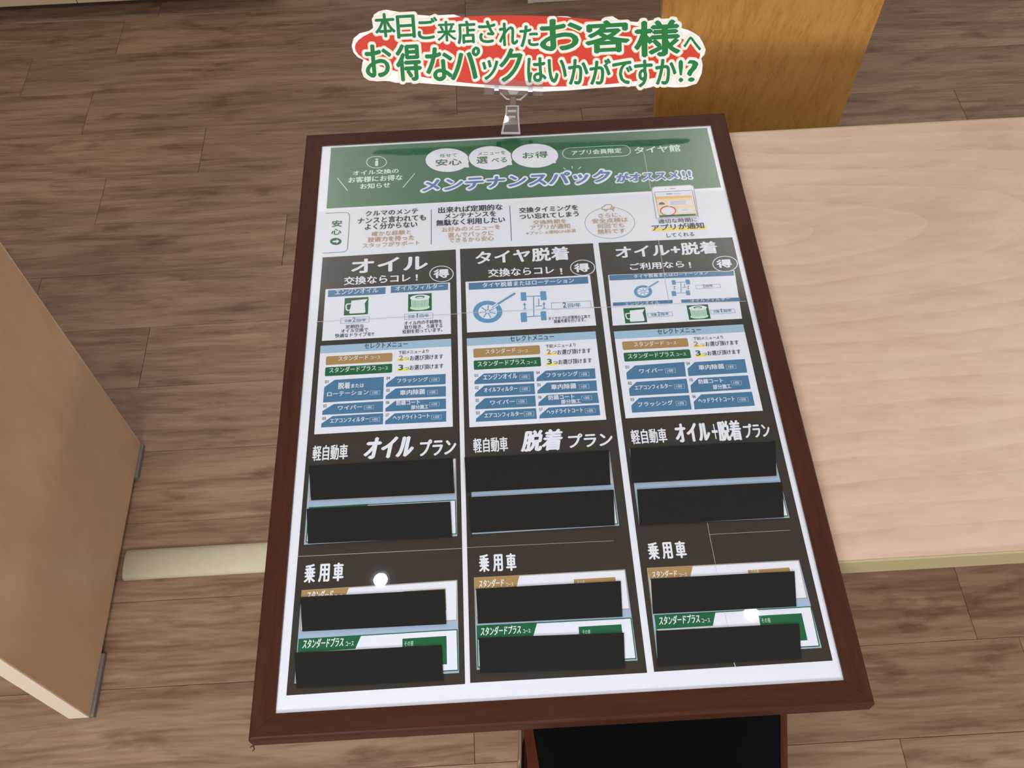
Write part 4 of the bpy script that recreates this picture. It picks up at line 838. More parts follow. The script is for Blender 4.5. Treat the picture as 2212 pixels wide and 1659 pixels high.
('T','lettering','blue',6,'回/年',234.5,107.0,9.9,4.75,0,0.012,1,None),
('P','card_bar','blue',3,[(109.2,90.5),(187.9,89.6),(187.1,84.1),(108.6,84.9)]),
('T','lettering','paper',6,'エンジンオイル',124.3,84.3,45.8,4.85,0,0.012,1,None),
('P','card_bar','blue',3,[(199.1,89.2),(276.3,87.4),(275.5,81.5),(198.7,83.9)]),
('T','lettering','paper',6,'オイルフィルター',210.7,83.6,52.5,4.85,0,0.012,1,None),
('P','oil_icon','green',3,[(121.6,79.9),(150.2,79.9),(150.2,55.4),(121.6,55.4)]),
('P','oil_jug','paper',4,[(129.6,75.7),(149.3,76.9),(145.9,71.1),(147.3,58.8),(145.6,57.4),(128.8,57.4),(127.9,59.3),(129.6,70.1)]),
('L','oil_jug','paper',4,1.57,0,[(129.6,71.5),(124.5,71.1),(123.6,69.1),(124.5,63.2),(126.2,62.3),(129.1,62.5)]),
('P','filter_icon','green',3,[(204.6,79.2),(232.7,79.2),(232.7,55.3),(204.6,55.3)]),
('P','oil_filter','mint',4,[(230.4,60.1),(230.1,59.3),(229.3,58.6),(227.9,57.9),(226.0,57.3),(223.8,56.9),(221.3,56.6),(218.6,56.5),(216.0,56.6),(213.5,56.9),(211.3,57.3),(209.4,57.9),(208.0,58.6),(207.1,59.3),(206.8,60.1),(207.1,60.9),(208.0,61.7),(209.4,62.3),(211.3,62.9),(213.5,63.3),(216.0,63.6),(218.6,63.7),(221.3,63.6),(223.8,63.3),(226.0,62.9),(227.9,62.3),(229.3,61.7),(230.1,60.9)]),
('P','oil_filter','mint',4,[(208.0,73.2),(229.3,73.2),(228.8,59.6),(208.5,59.6)]),
('L','filter_pleat','green',5,0.45,0,[(209.9,70.1),(209.9,60.1)]),
('L','filter_pleat','green',5,0.45,0,[(211.7,70.1),(211.7,60.1)]),
('L','filter_pleat','green',5,0.45,0,[(213.4,70.1),(213.4,60.1)]),
('L','filter_pleat','green',5,0.45,0,[(215.2,70.1),(215.2,60.1)]),
('L','filter_pleat','green',5,0.45,0,[(216.9,70.1),(216.9,60.1)]),
('L','filter_pleat','green',5,0.45,0,[(218.6,70.1),(218.6,60.1)]),
('L','filter_pleat','green',5,0.45,0,[(220.4,70.1),(220.4,60.1)]),
('L','filter_pleat','green',5,0.45,0,[(222.1,70.1),(222.1,60.1)]),
('L','filter_pleat','green',5,0.45,0,[(223.9,70.1),(223.9,60.1)]),
('L','filter_pleat','green',5,0.45,0,[(225.6,70.1),(225.6,60.1)]),
('L','filter_pleat','green',5,0.45,0,[(227.4,70.1),(227.4,60.1)]),
('P','oil_filter','paper',6,[(230.4,73.7),(230.1,72.8),(229.3,72.0),(227.9,71.2),(226.0,70.5),(223.8,70.1),(221.3,69.8),(218.6,69.7),(216.0,69.8),(213.5,70.1),(211.3,70.5),(209.4,71.2),(208.0,72.0),(207.1,72.8),(206.8,73.7),(207.1,74.6),(208.0,75.5),(209.4,76.2),(211.3,76.9),(213.5,77.4),(216.0,77.7),(218.6,77.8),(221.3,77.7),(223.8,77.4),(226.0,76.9),(227.9,76.2),(229.3,75.5),(230.1,74.6)]),
('P','filter_hole','green',7,[(224.3,74.2),(224.1,73.7),(223.7,73.3),(223.0,72.9),(222.1,72.6),(221.1,72.4),(219.9,72.2),(218.6,72.2),(217.4,72.2),(216.2,72.4),(215.1,72.6),(214.2,72.9),(213.6,73.3),(213.2,73.7),(213.0,74.2),(213.2,74.6),(213.6,75.1),(214.2,75.5),(215.1,75.8),(216.2,76.0),(217.4,76.2),(218.6,76.2),(219.9,76.2),(221.1,76.0),(222.1,75.8),(223.0,75.5),(223.7,75.1),(224.1,74.6)]),
('P','filter_hole','mint',8,[(222.9,73.6),(222.8,73.3),(222.4,73.1),(221.9,72.8),(221.3,72.7),(220.5,72.5),(219.6,72.4),(218.6,72.4),(217.7,72.4),(216.8,72.5),(216.0,72.7),(215.3,72.8),(214.8,73.1),(214.5,73.3),(214.4,73.6),(214.5,73.9),(214.8,74.1),(215.3,74.3),(216.0,74.5),(216.8,74.7),(217.7,74.8),(218.6,74.8),(219.6,74.8),(220.5,74.7),(221.3,74.5),(221.9,74.3),(222.4,74.1),(222.8,73.9)]),
('L','frequency_box','slateblue',4,0.6,1,[(152.1,69.7),(184.3,69.7),(184.3,63.3),(152.1,63.3)]),
('T','lettering','blue',6,'交換',156.1,64.5,7.8,4.57,0,0.02,1,None),
('T','lettering','blue',6,'2',165.1,64.6,3.3,6.29,0,0.02,1,None),
('T','lettering','blue',6,'回/年',169.3,64.8,10.4,4.57,0,0.02,1,None),
('L','frequency_box','slateblue',4,0.6,1,[(234.3,69.0),(265.9,69.0),(265.9,62.8),(234.3,62.8)]),
('T','lettering','blue',6,'交換',237.8,64.2,7.9,4.57,0,0.02,1,None),
('T','lettering','blue',6,'1',247.9,64.3,1.4,6.29,0,0.02,1,None),
('T','lettering','blue',6,'回/年',251.2,64.4,10.5,4.57,0,0.02,1,None),
('P','badge_disc','dark',4,[(283.6,144.7),(283.7,147.3),(283.2,149.9),(282.1,152.3),(280.4,154.4),(278.2,156.3),(275.6,157.7),(272.6,158.7),(269.4,159.2),(266.1,159.2),(262.9,158.6),(259.8,157.6),(257.0,156.1),(254.6,154.2),(252.7,152.0),(251.4,149.6),(250.6,147.0),(250.5,144.4),(251.0,141.9),(252.2,139.5),(253.9,137.3),(256.1,135.5),(258.7,134.1),(261.6,133.1),(264.8,132.7),(268.0,132.7),(271.2,133.2),(274.3,134.2),(277.1,135.7),(279.5,137.5),(281.4,139.7),(282.8,142.1)]),
('L','badge_ring','paper',5,1.1,1,[(283.6,144.7),(283.7,147.3),(283.2,149.9),(282.1,152.3),(280.4,154.4),(278.2,156.3),(275.6,157.7),(272.6,158.7),(269.4,159.2),(266.1,159.2),(262.9,158.6),(259.8,157.6),(257.0,156.1),(254.6,154.2),(252.7,152.0),(251.4,149.6),(250.6,147.0),(250.5,144.4),(251.0,141.9),(252.2,139.5),(253.9,137.3),(256.1,135.5),(258.7,134.1),(261.6,133.1),(264.8,132.7),(268.0,132.7),(271.2,133.2),(274.3,134.2),(277.1,135.7),(279.5,137.5),(281.4,139.7),(282.8,142.1)]),
('T','lettering','paper',6,'得',255.3,139.0,20.9,14.71,0,0.05,1,None),
('P','menu_card','paper',2,[(105.2,43.5),(272.6,43.5),(272.6,-87.6),(105.2,-87.6)]),
('P','card_bar','sky',3,[(105.2,43.5),(272.6,43.5),(272.6,31.3),(105.2,31.3)]),
('T','lettering','ink',6,'セレクトメニュー',160.8,34.7,56.3,8.18,0,0.012,1,None),
('P','course_label','ochre',3,[(113.7,24.9),(113.9,25.6),(114.3,26.1),(114.8,26.5),(115.5,26.7),(196.0,26.7),(196.7,26.5),(197.3,26.1),(197.7,25.6),(197.8,24.9),(197.8,15.2),(197.7,14.5),(197.3,13.9),(196.7,13.5),(196.0,13.4),(115.5,13.4),(114.8,13.5),(114.3,13.9),(113.9,14.5),(113.7,15.2)]),
('T','lettering','paper',6,'スタンダード',128.4,17.2,38.3,7.68,0,0.012,1,None),
('T','lettering','paper',6,'コース',170.0,17.6,12.5,4.39,0,0.012,1,None),
('P','course_label','green',3,[(113.6,7.3),(113.8,8.0),(114.1,8.6),(114.7,9.0),(115.4,9.1),(196.3,9.1),(197.0,9.0),(197.6,8.6),(198.0,8.0),(198.1,7.3),(198.1,-2.7),(198.0,-3.4),(197.6,-3.9),(197.0,-4.3),(196.3,-4.5),(115.4,-4.5),(114.7,-4.3),(114.1,-3.9),(113.8,-3.4),(113.6,-2.7)]),
('T','lettering','paper',6,'スタンダードプラス',118.6,-0.8,58.7,7.92,0,0.012,1,None),
('T','lettering','paper',6,'コース',179.8,-0.5,12.7,4.31,0,0.012,1,None),
('T','lettering','ink',6,'下記メニューより',205.0,22.5,38.4,5.14,0,0.012,1,None),
('P','highlight_band','yellow',3,[(203.7,14.2),(218.7,14.5),(218.7,11.4),(203.7,11.3)]),
('T','lettering','ochre',6,'2',204.3,13.1,6.0,7.29,0,0.03,1,None),
('T','lettering','ochre',6,'つ',212.4,12.7,5.2,3.64,0,0.012,1,None),
('T','lettering','ink',6,'お選び頂けます',219.0,11.7,42.6,7.28,0,0.012,1,None),
('P','highlight_band','yellow',3,[(203.7,-0.4),(219.1,0.2),(219.0,-3.2),(203.6,-3.8)]),
('T','lettering','green',6,'3',204.5,-1.7,6.4,8.1,0,0.04,1,None),
('T','lettering','green',6,'つ',212.8,-1.8,5.5,3.59,0,0.012,1,None),
('T','lettering','ink',6,'お選び頂けます',219.2,-2.5,42.5,7.19,0,0.012,1,None),
('P','menu_tag','blue',3,[(125.8,-11.2),(188.4,-10.0),(187.4,-31.8),(113.4,-31.6),(113.9,-21.1)]),
('T','lettering','paper',6,'ワイパー',130.1,-23.7,29.9,6.69,0,0.025,1,None),
('L','frequency_box','paleblue',6,0.5,1,[(162.7,-18.7),(175.2,-18.7),(175.2,-25.3),(162.7,-25.3)]),
('T','lettering','paper',6,'1回',165.2,-24.0,7.0,4.01,0,0.02,1,None),
('T','lettering','ink',6,'01',113.7,-15.4,4.4,4.61,0,0,1,None),
('P','menu_tag','blue',3,[(124.9,-35.9),(187.5,-35.2),(187.2,-56.2),(114.0,-56.0),(114.3,-45.1)]),
('T','lettering','paper',6,'エアコンフィルター',121.5,-48.3,46.6,7.23,0,0.025,1,None),
('L','frequency_box','paleblue',6,0.5,1,[(170.6,-43.0),(182.9,-43.0),(182.9,-49.3),(170.6,-49.3)]),
('T','lettering','paper',6,'1回',173.0,-48.0,6.9,3.82,0,0.02,1,None),
('T','lettering','ink',6,'02',114.2,-39.7,4.4,4.51,0,0,1,None),
('P','menu_tag','blue',3,[(125.2,-59.6),(187.1,-59.6),(186.8,-80.3),(114.0,-80.3),(114.3,-69.7)]),
('T','lettering','paper',6,'フラッシング',122.5,-72.7,42.9,7.07,0,0.025,1,None),
('L','frequency_box','paleblue',6,0.5,1,[(169.1,-67.8),(181.3,-67.8),(181.3,-73.9),(169.1,-73.9)]),
('T','lettering','paper',6,'1回',171.6,-72.6,6.8,3.63,0,0.02,1,None),
('T','lettering','ink',6,'03',114.3,-63.8,4.3,4.41,0,0,1,None),
('P','menu_tag','blue',3,[(201.6,-10.9),(264.7,-10.6),(264.1,-31.1),(190.4,-31.5),(190.9,-20.4)]),
('T','lettering','paper',6,'車内除菌',204.7,-23.7,32.1,7.76,0,0.025,1,None),
('L','frequency_box','paleblue',6,0.5,1,[(239.4,-18.4),(251.5,-18.4),(251.5,-24.6),(239.4,-24.6)]),
('T','lettering','paper',6,'1回',241.7,-23.3,6.7,3.7,0,0.02,1,None),
('T','lettering','ink',6,'04',190.5,-15.1,4.4,4.61,0,0,1,None),
('P','menu_tag','blue',3,[(201.8,-35.2),(264.1,-35.2),(263.9,-55.6),(190.1,-56.2),(190.7,-45.5)]),
('T','lettering','paper',6,'防錆コート',201.4,-44.4,30.4,7.26,0,0.025,1,None),
('T','lettering','paper',6,'部分施工',217.8,-53.3,22.6,6.86,0,0.025,1,None),
('L','frequency_box','paleblue',6,0.5,1,[(241.8,-42.5),(253.8,-42.5),(253.8,-48.8),(241.8,-48.8)]),
('T','lettering','paper',6,'1回',244.1,-47.5,6.8,3.82,0,0.02,1,None),
('T','lettering','ink',6,'05',190.5,-39.7,4.4,4.51,0,0,1,None),
('P','menu_tag','blue',3,[(201.6,-59.5),(264.3,-59.6),(264.3,-79.9),(190.3,-80.6),(190.9,-69.6)]),
('T','lettering','paper',6,'ヘッドライトコート',196.7,-72.2,44.6,7.08,0,0.025,1,None),
('L','frequency_box','paleblue',6,0.5,1,[(245.0,-67.4),(257.5,-67.4),(257.5,-73.6),(245.0,-73.6)]),
('T','lettering','paper',6,'1回',247.4,-72.3,7.0,3.74,0,0.02,1,None),
('T','lettering','ink',6,'06',190.4,-64.4,4.3,4.41,0,0,1,None),
('T','lettering','paper',6,'軽自動車',-273.1,-122.8,42.3,21.0,0,0.018,1,None),
('T','lettering','paper',6,'オイル',-213.0,-124.6,64.2,30.0,0.18,0.05,1,None),
('T','lettering','paper',6,'プラン',-146.3,-124.8,46.1,23.01,0.1,0.035,1,None),
('T','lettering','paper',6,'軽自動車',-80.8,-124.2,41.6,20.16,0,0.018,1,None),
('T','lettering','paper',6,'脱着',-24.6,-126.7,53.9,29.76,0.2,0.04,1,None),
('T','lettering','paper',6,'プラン',32.0,-124.9,55.1,19.6,0.08,0.035,1,None),
('T','lettering','paper',6,'軽自動車',108.5,-124.5,43.0,20.18,0,0.018,1,None),
('T','lettering','paper',6,'オイル',161.5,-125.6,42.1,26.32,0,0.04,1,None),
('T','lettering','paper',6,'+',205.9,-123.5,7.0,20.77,0,0.0,1,None),
('T','lettering','paper',6,'脱着',213.0,-127.1,28.3,28.39,0,0.03,1,None),
('T','lettering','paper',6,'プラン',243.8,-124.8,31.6,20.05,0,0.03,1,None),
('P','plan_panel','sky2',2,[(-275.5,-129.7),(-101.8,-129.8),(-102.3,-229.9),(-275.5,-229.8)]),
('P','plan_card','tangrey',3,[(-273.7,-128.7),(-101.9,-129.8),(-103.6,-177.1),(-272.8,-175.1)]),
('P','plan_card','paper',4,[(-272.6,-129.8),(-103.0,-130.9),(-104.7,-176.0),(-271.7,-174.0)]),
('P','plan_card','green',3,[(-273.0,-183.4),(-103.0,-184.3),(-102.8,-227.7),(-273.8,-227.3)]),
('P','plan_card','paper',4,[(-271.9,-184.5),(-104.1,-185.4),(-103.9,-226.6),(-272.7,-226.2)]),
('P','course_label','green',5,[(-272.9,-183.7),(-204.0,-183.4),(-207.1,-191.8),(-273.1,-191.6)]),
('P','plan_panel','sky2',2,[(-84.0,-131.1),(80.8,-131.9),(81.4,-228.4),(-85.3,-228.8)]),
('P','plan_card','tangrey',3,[(-84.0,-131.1),(80.8,-131.9),(80.0,-175.6),(-84.8,-176.3)]),
('P','plan_card','paper',4,[(-82.9,-132.2),(79.7,-133.0),(78.9,-174.5),(-83.7,-175.2)]),
('P','plan_card','green',3,[(-84.5,-183.2),(80.3,-183.6),(80.5,-226.6),(-85.1,-227.3)]),
('P','plan_card','paper',4,[(-83.4,-184.3),(79.2,-184.7),(79.4,-225.5),(-84.0,-226.2)]),
('P','plan_panel','sky2',2,[(104.8,-130.0),(273.4,-130.1),(274.7,-230.7),(104.2,-228.6)]),
('P','plan_card','tangrey',3,[(104.8,-130.0),(273.4,-130.3),(272.4,-177.3),(104.8,-176.5)]),
('P','plan_card','paper',4,[(105.9,-131.1),(272.3,-131.4),(271.3,-176.2),(105.9,-175.4)]),
('P','plan_card','green',3,[(106.9,-184.2),(273.5,-185.2),(274.0,-228.8),(104.5,-227.6)]),
('P','plan_card','paper',4,[(108.0,-185.3),(272.4,-186.3),(272.9,-227.7),(105.6,-226.5)]),
('P','course_label','green',5,[(107.1,-184.2),(171.3,-184.6),(167.8,-192.2),(106.4,-192.2)]),
('P','plan_panel','sky2',2,[(-274.3,-283.8),(-103.1,-282.1),(-103.5,-384.4),(-274.8,-385.6)]),
('P','plan_card','tangrey',3,[(-274.3,-283.8),(-103.1,-282.4),(-104.2,-328.3),(-272.9,-329.7)]),
('P','plan_card','paper',4,[(-273.2,-284.9),(-104.2,-283.5),(-105.3,-327.2),(-271.8,-328.6)]),
('P','course_label','ochre',5,[(-274.0,-284.3),(-222.4,-284.4),(-226.3,-295.1),(-274.3,-294.4)]),
('P','price_label','ochre',5,[(-162.4,-291.9),(-116.2,-291.5),(-115.7,-316.2),(-162.1,-316.3)]),
('P','plan_card','green',3,[(-273.8,-338.3),(-104.1,-337.7),(-103.9,-382.2),(-273.7,-382.3)]),
('P','plan_card','paper',4,[(-272.7,-339.4),(-105.2,-338.8),(-105.0,-381.1),(-272.6,-381.2)]),
('P','course_label','green',5,[(-273.8,-338.6),(-206.8,-338.2),(-212.7,-352.7),(-273.4,-353.6)]),
('P','price_label','green',5,[(-162.9,-344.8),(-116.0,-344.5),(-115.9,-374.8),(-162.5,-374.7)]),
('T','lettering','paper',6,'スタンダード',-268.5,-295.9,29.7,10.62,0.1,0.02,1,None),
('T','lettering','paper',6,'コース',-237.0,-295.8,7.7,4.71,0,0.012,1,None),
('T','lettering','paper',6,'スタンダードプラス',-269.3,-349.5,44.5,10.31,0.1,0.02,1,None),
('T','lettering','paper',6,'コース',-223.0,-349.4,8.4,5.0,0,0.012,1,None),
('T','lettering','mint',6,'その差',-160.7,-353.0,9.5,5.54,0,0,1,None),
('T','lettering','paper',6,'乗',-272.7,-276.0,12.5,22.12,0,0.03,1,None),
('T','lettering','paper',6,'用',-256.9,-275.9,12.5,21.52,0,0.03,1,None),
('T','lettering','paper',6,'車',-240.9,-276.0,12.0,22.13,0,0.03,1,None),
('P','plan_panel','sky2',2,[(-84.9,-280.5),(82.2,-281.0),(83.3,-382.3),(-84.9,-382.4)]),
('P','plan_card','tangrey',3,[(-84.9,-280.5),(82.2,-281.3),(82.0,-326.9),(-84.2,-326.4)]),
('P','plan_card','paper',4,[(-83.8,-281.6),(81.1,-282.4),(80.9,-325.8),(-83.1,-325.3)]),
('P','course_label','ochre',5,[(-84.4,-281.0),(-34.5,-281.0),(-39.0,-296.0),(-84.1,-295.5)]),
('P','price_label','ochre',5,[(24.5,-289.5),(70.1,-289.5),(70.6,-315.8),(23.8,-315.2)]),
('P','plan_card','green',3,[(-83.6,-335.0),(82.3,-336.1),(82.4,-380.8),(-84.0,-380.2)]),
('P','plan_card','paper',4,[(-82.5,-336.1),(81.2,-337.2),(81.3,-379.7),(-82.9,-379.1)]),
('P','course_label','green',5,[(-83.5,-335.4),(-18.7,-335.6),(-23.9,-350.5),(-83.7,-350.5)]),
('P','price_label','green',5,[(25.0,-342.9),(70.8,-342.9),(70.5,-372.5),(24.5,-372.1)]),
('T','lettering','paper',6,'スタンダード',-80.2,-293.4,28.4,9.77,0.1,0.02,1,None),
('T','lettering','paper',6,'コース',-50.0,-293.3,8.1,4.21,0,0.012,1,None),
('T','lettering','paper',6,'スタンダードプラス',-79.9,-346.8,44.0,9.66,0.1,0.02,1,None),
('T','lettering','paper',6,'コース',-34.4,-346.6,8.0,4.4,0,0.012,1,None),
('T','lettering','mint',6,'その差',28.7,-351.5,8.4,5.0,0,0,1,None),
('T','lettering','mint',6,'その差',28.0,-296.1,8.4,5.09,0,0,1,None),
('T','lettering','paper',6,'乗',-78.9,-275.0,11.7,20.95,0,0.03,1,None),
('T','lettering','paper',6,'用',-63.5,-275.3,11.2,20.49,0,0.03,1,None),
('T','lettering','paper',6,'車',-48.8,-275.5,11.4,20.95,0,0.03,1,None),
('P','plan_panel','sky2',2,[(106.1,-280.9),(274.6,-281.6),(277.0,-380.3),(103.8,-381.0)]),
('P','plan_card','tangrey',3,[(106.1,-281.0),(274.6,-281.9),(274.1,-326.3),(105.1,-325.0)]),
('P','plan_card','paper',4,[(107.2,-282.1),(273.5,-283.0),(273.0,-325.2),(106.2,-323.9)]),
('P','course_label','ochre',5,[(106.7,-281.7),(156.9,-281.5),(151.7,-295.4),(107.5,-295.3)]),
('P','price_label','ochre',5,[(216.0,-290.3),(261.9,-289.9),(262.4,-314.8),(216.2,-314.8)]),
('P','plan_card','green',3,[(107.1,-334.9),(275.9,-335.0),(275.4,-378.9),(106.7,-378.6)]),
('P','plan_card','paper',4,[(108.2,-336.0),(274.8,-336.1),(274.3,-377.8),(107.8,-377.5)]),
('P','course_label','green',5,[(107.5,-334.9),(172.9,-335.4),(167.5,-350.2),(107.5,-350.4)]),
('P','price_label','green',5,[(217.9,-342.2),(264.0,-342.2),(264.0,-371.5),(217.6,-372.4)]),
('T','lettering','paper',6,'スタンダード',110.2,-293.5,28.3,8.51,0.1,0.02,1,None),
('T','lettering','paper',6,'コース',140.5,-293.5,8.4,3.96,0,0.012,1,None),
('T','lettering','paper',6,'スタンダードプラス',110.8,-346.4,44.7,9.93,0.1,0.02,1,None),
('T','lettering','paper',6,'コース',156.6,-346.4,9.0,4.55,0,0.012,1,None),
('T','lettering','mint',6,'その差',220.0,-350.1,9.5,5.07,0,0,1,None),
('T','lettering','mint',6,'その差',219.3,-294.9,8.8,5.09,0,0,1,None),
('T','lettering','paper',6,'乗',109.6,-271.9,12.5,20.72,0,0.03,1,None),
('T','lettering','paper',6,'用',125.3,-272.0,11.6,20.13,0,0.03,1,None),
('T','lettering','paper',6,'車',140.3,-272.0,12.0,20.72,0,0.03,1,None),
('L','paper_seam','seam',7,0.47,0,[(-283.4,-243.9),(-97.9,-245.4)]),
('L','paper_seam','seam',7,0.34,0,[(-92.2,-244.8),(73.2,-246.6)]),
('L','paper_seam','seam',7,0.45,0,[(181.2,-231.1),(181.1,-245.7)]),
('L','paper_seam','seam',7,0.45,0,[(181.1,-245.7),(181.9,-280.9)]),
('L','paper_seam','seam',7,0.34,0,[(181.1,-245.7),(271.7,-246.0)]),
('L','paper_seam','seam',7,0.4,0,[(181.3,-281.4),(181.9,-294.4)]),
('L','paper_seam','seam',7,0.89,0,[(182.8,-390.5),(183.6,-395.7)]),
('L','paper_seam','seam',7,0.39,0,[(182.6,-335.3),(183.2,-352.2)]),
('L','paper_seam','seam',7,0.66,0,[(185.0,365.9),(185.4,292.0)]),
('L','paper_seam','seam',7,0.64,0,[(183.4,195.7),(182.6,87.0)]),
('L','paper_seam','seam',7,0.77,0,[(80.3,83.3),(182.0,82.7)]),
('L','paper_seam','seam',7,0.77,0,[(182.0,82.7),(283.5,80.6)]),
('L','paper_seam','seam',7,0.77,0,[(-280.9,85.3),(-92.0,85.6)]),
('L','paper_seam','seam',7,0.77,0,[(-92.9,86.7),(93.3,83.9)])]
STRIPS = [[(-276.1, -129.7), (-105.3, -130.3), (-104.3, -176.8), (-270.7, -175.5)], [(-274.9, -186.2), (-109.3, -187.2), (-107.9, -231.6), (-270.6, -229.8)], [(-91.7, -130.4), (80.1, -131.7), (77.0, -177.4), (-90.1, -176.4)], [(-87.8, -183.0), (79.5, -183.8), (76.3, -228.7), (-86.9, -227.6)], [(105.4, -130.3), (278.0, -131.5), (270.3, -177.8), (102.2, -176.6)], [(107.6, -185.2), (275.3, -186.6), (268.1, -230.7), (104.0, -230.1)], [(-274.7, -292.5), (-117.1, -293.3), (-115.9, -332.2), (-270.0, -331.2)], [(-276.6, -353.8), (-121.3, -354.6), (-119.7, -392.2), (-271.9, -391.1)], [(-83.0, -294.5), (75.4, -295.0), (72.7, -335.3), (-82.2, -333.7)], [(-81.8, -349.3), (72.1, -352.7), (69.0, -390.4), (-81.5, -386.6)], [(108.4, -294.5), (266.2, -295.2), (259.7, -335.1), (105.5, -334.1)], [(106.3, -352.6), (258.6, -353.6), (252.8, -391.0), (103.1, -390.4)]]
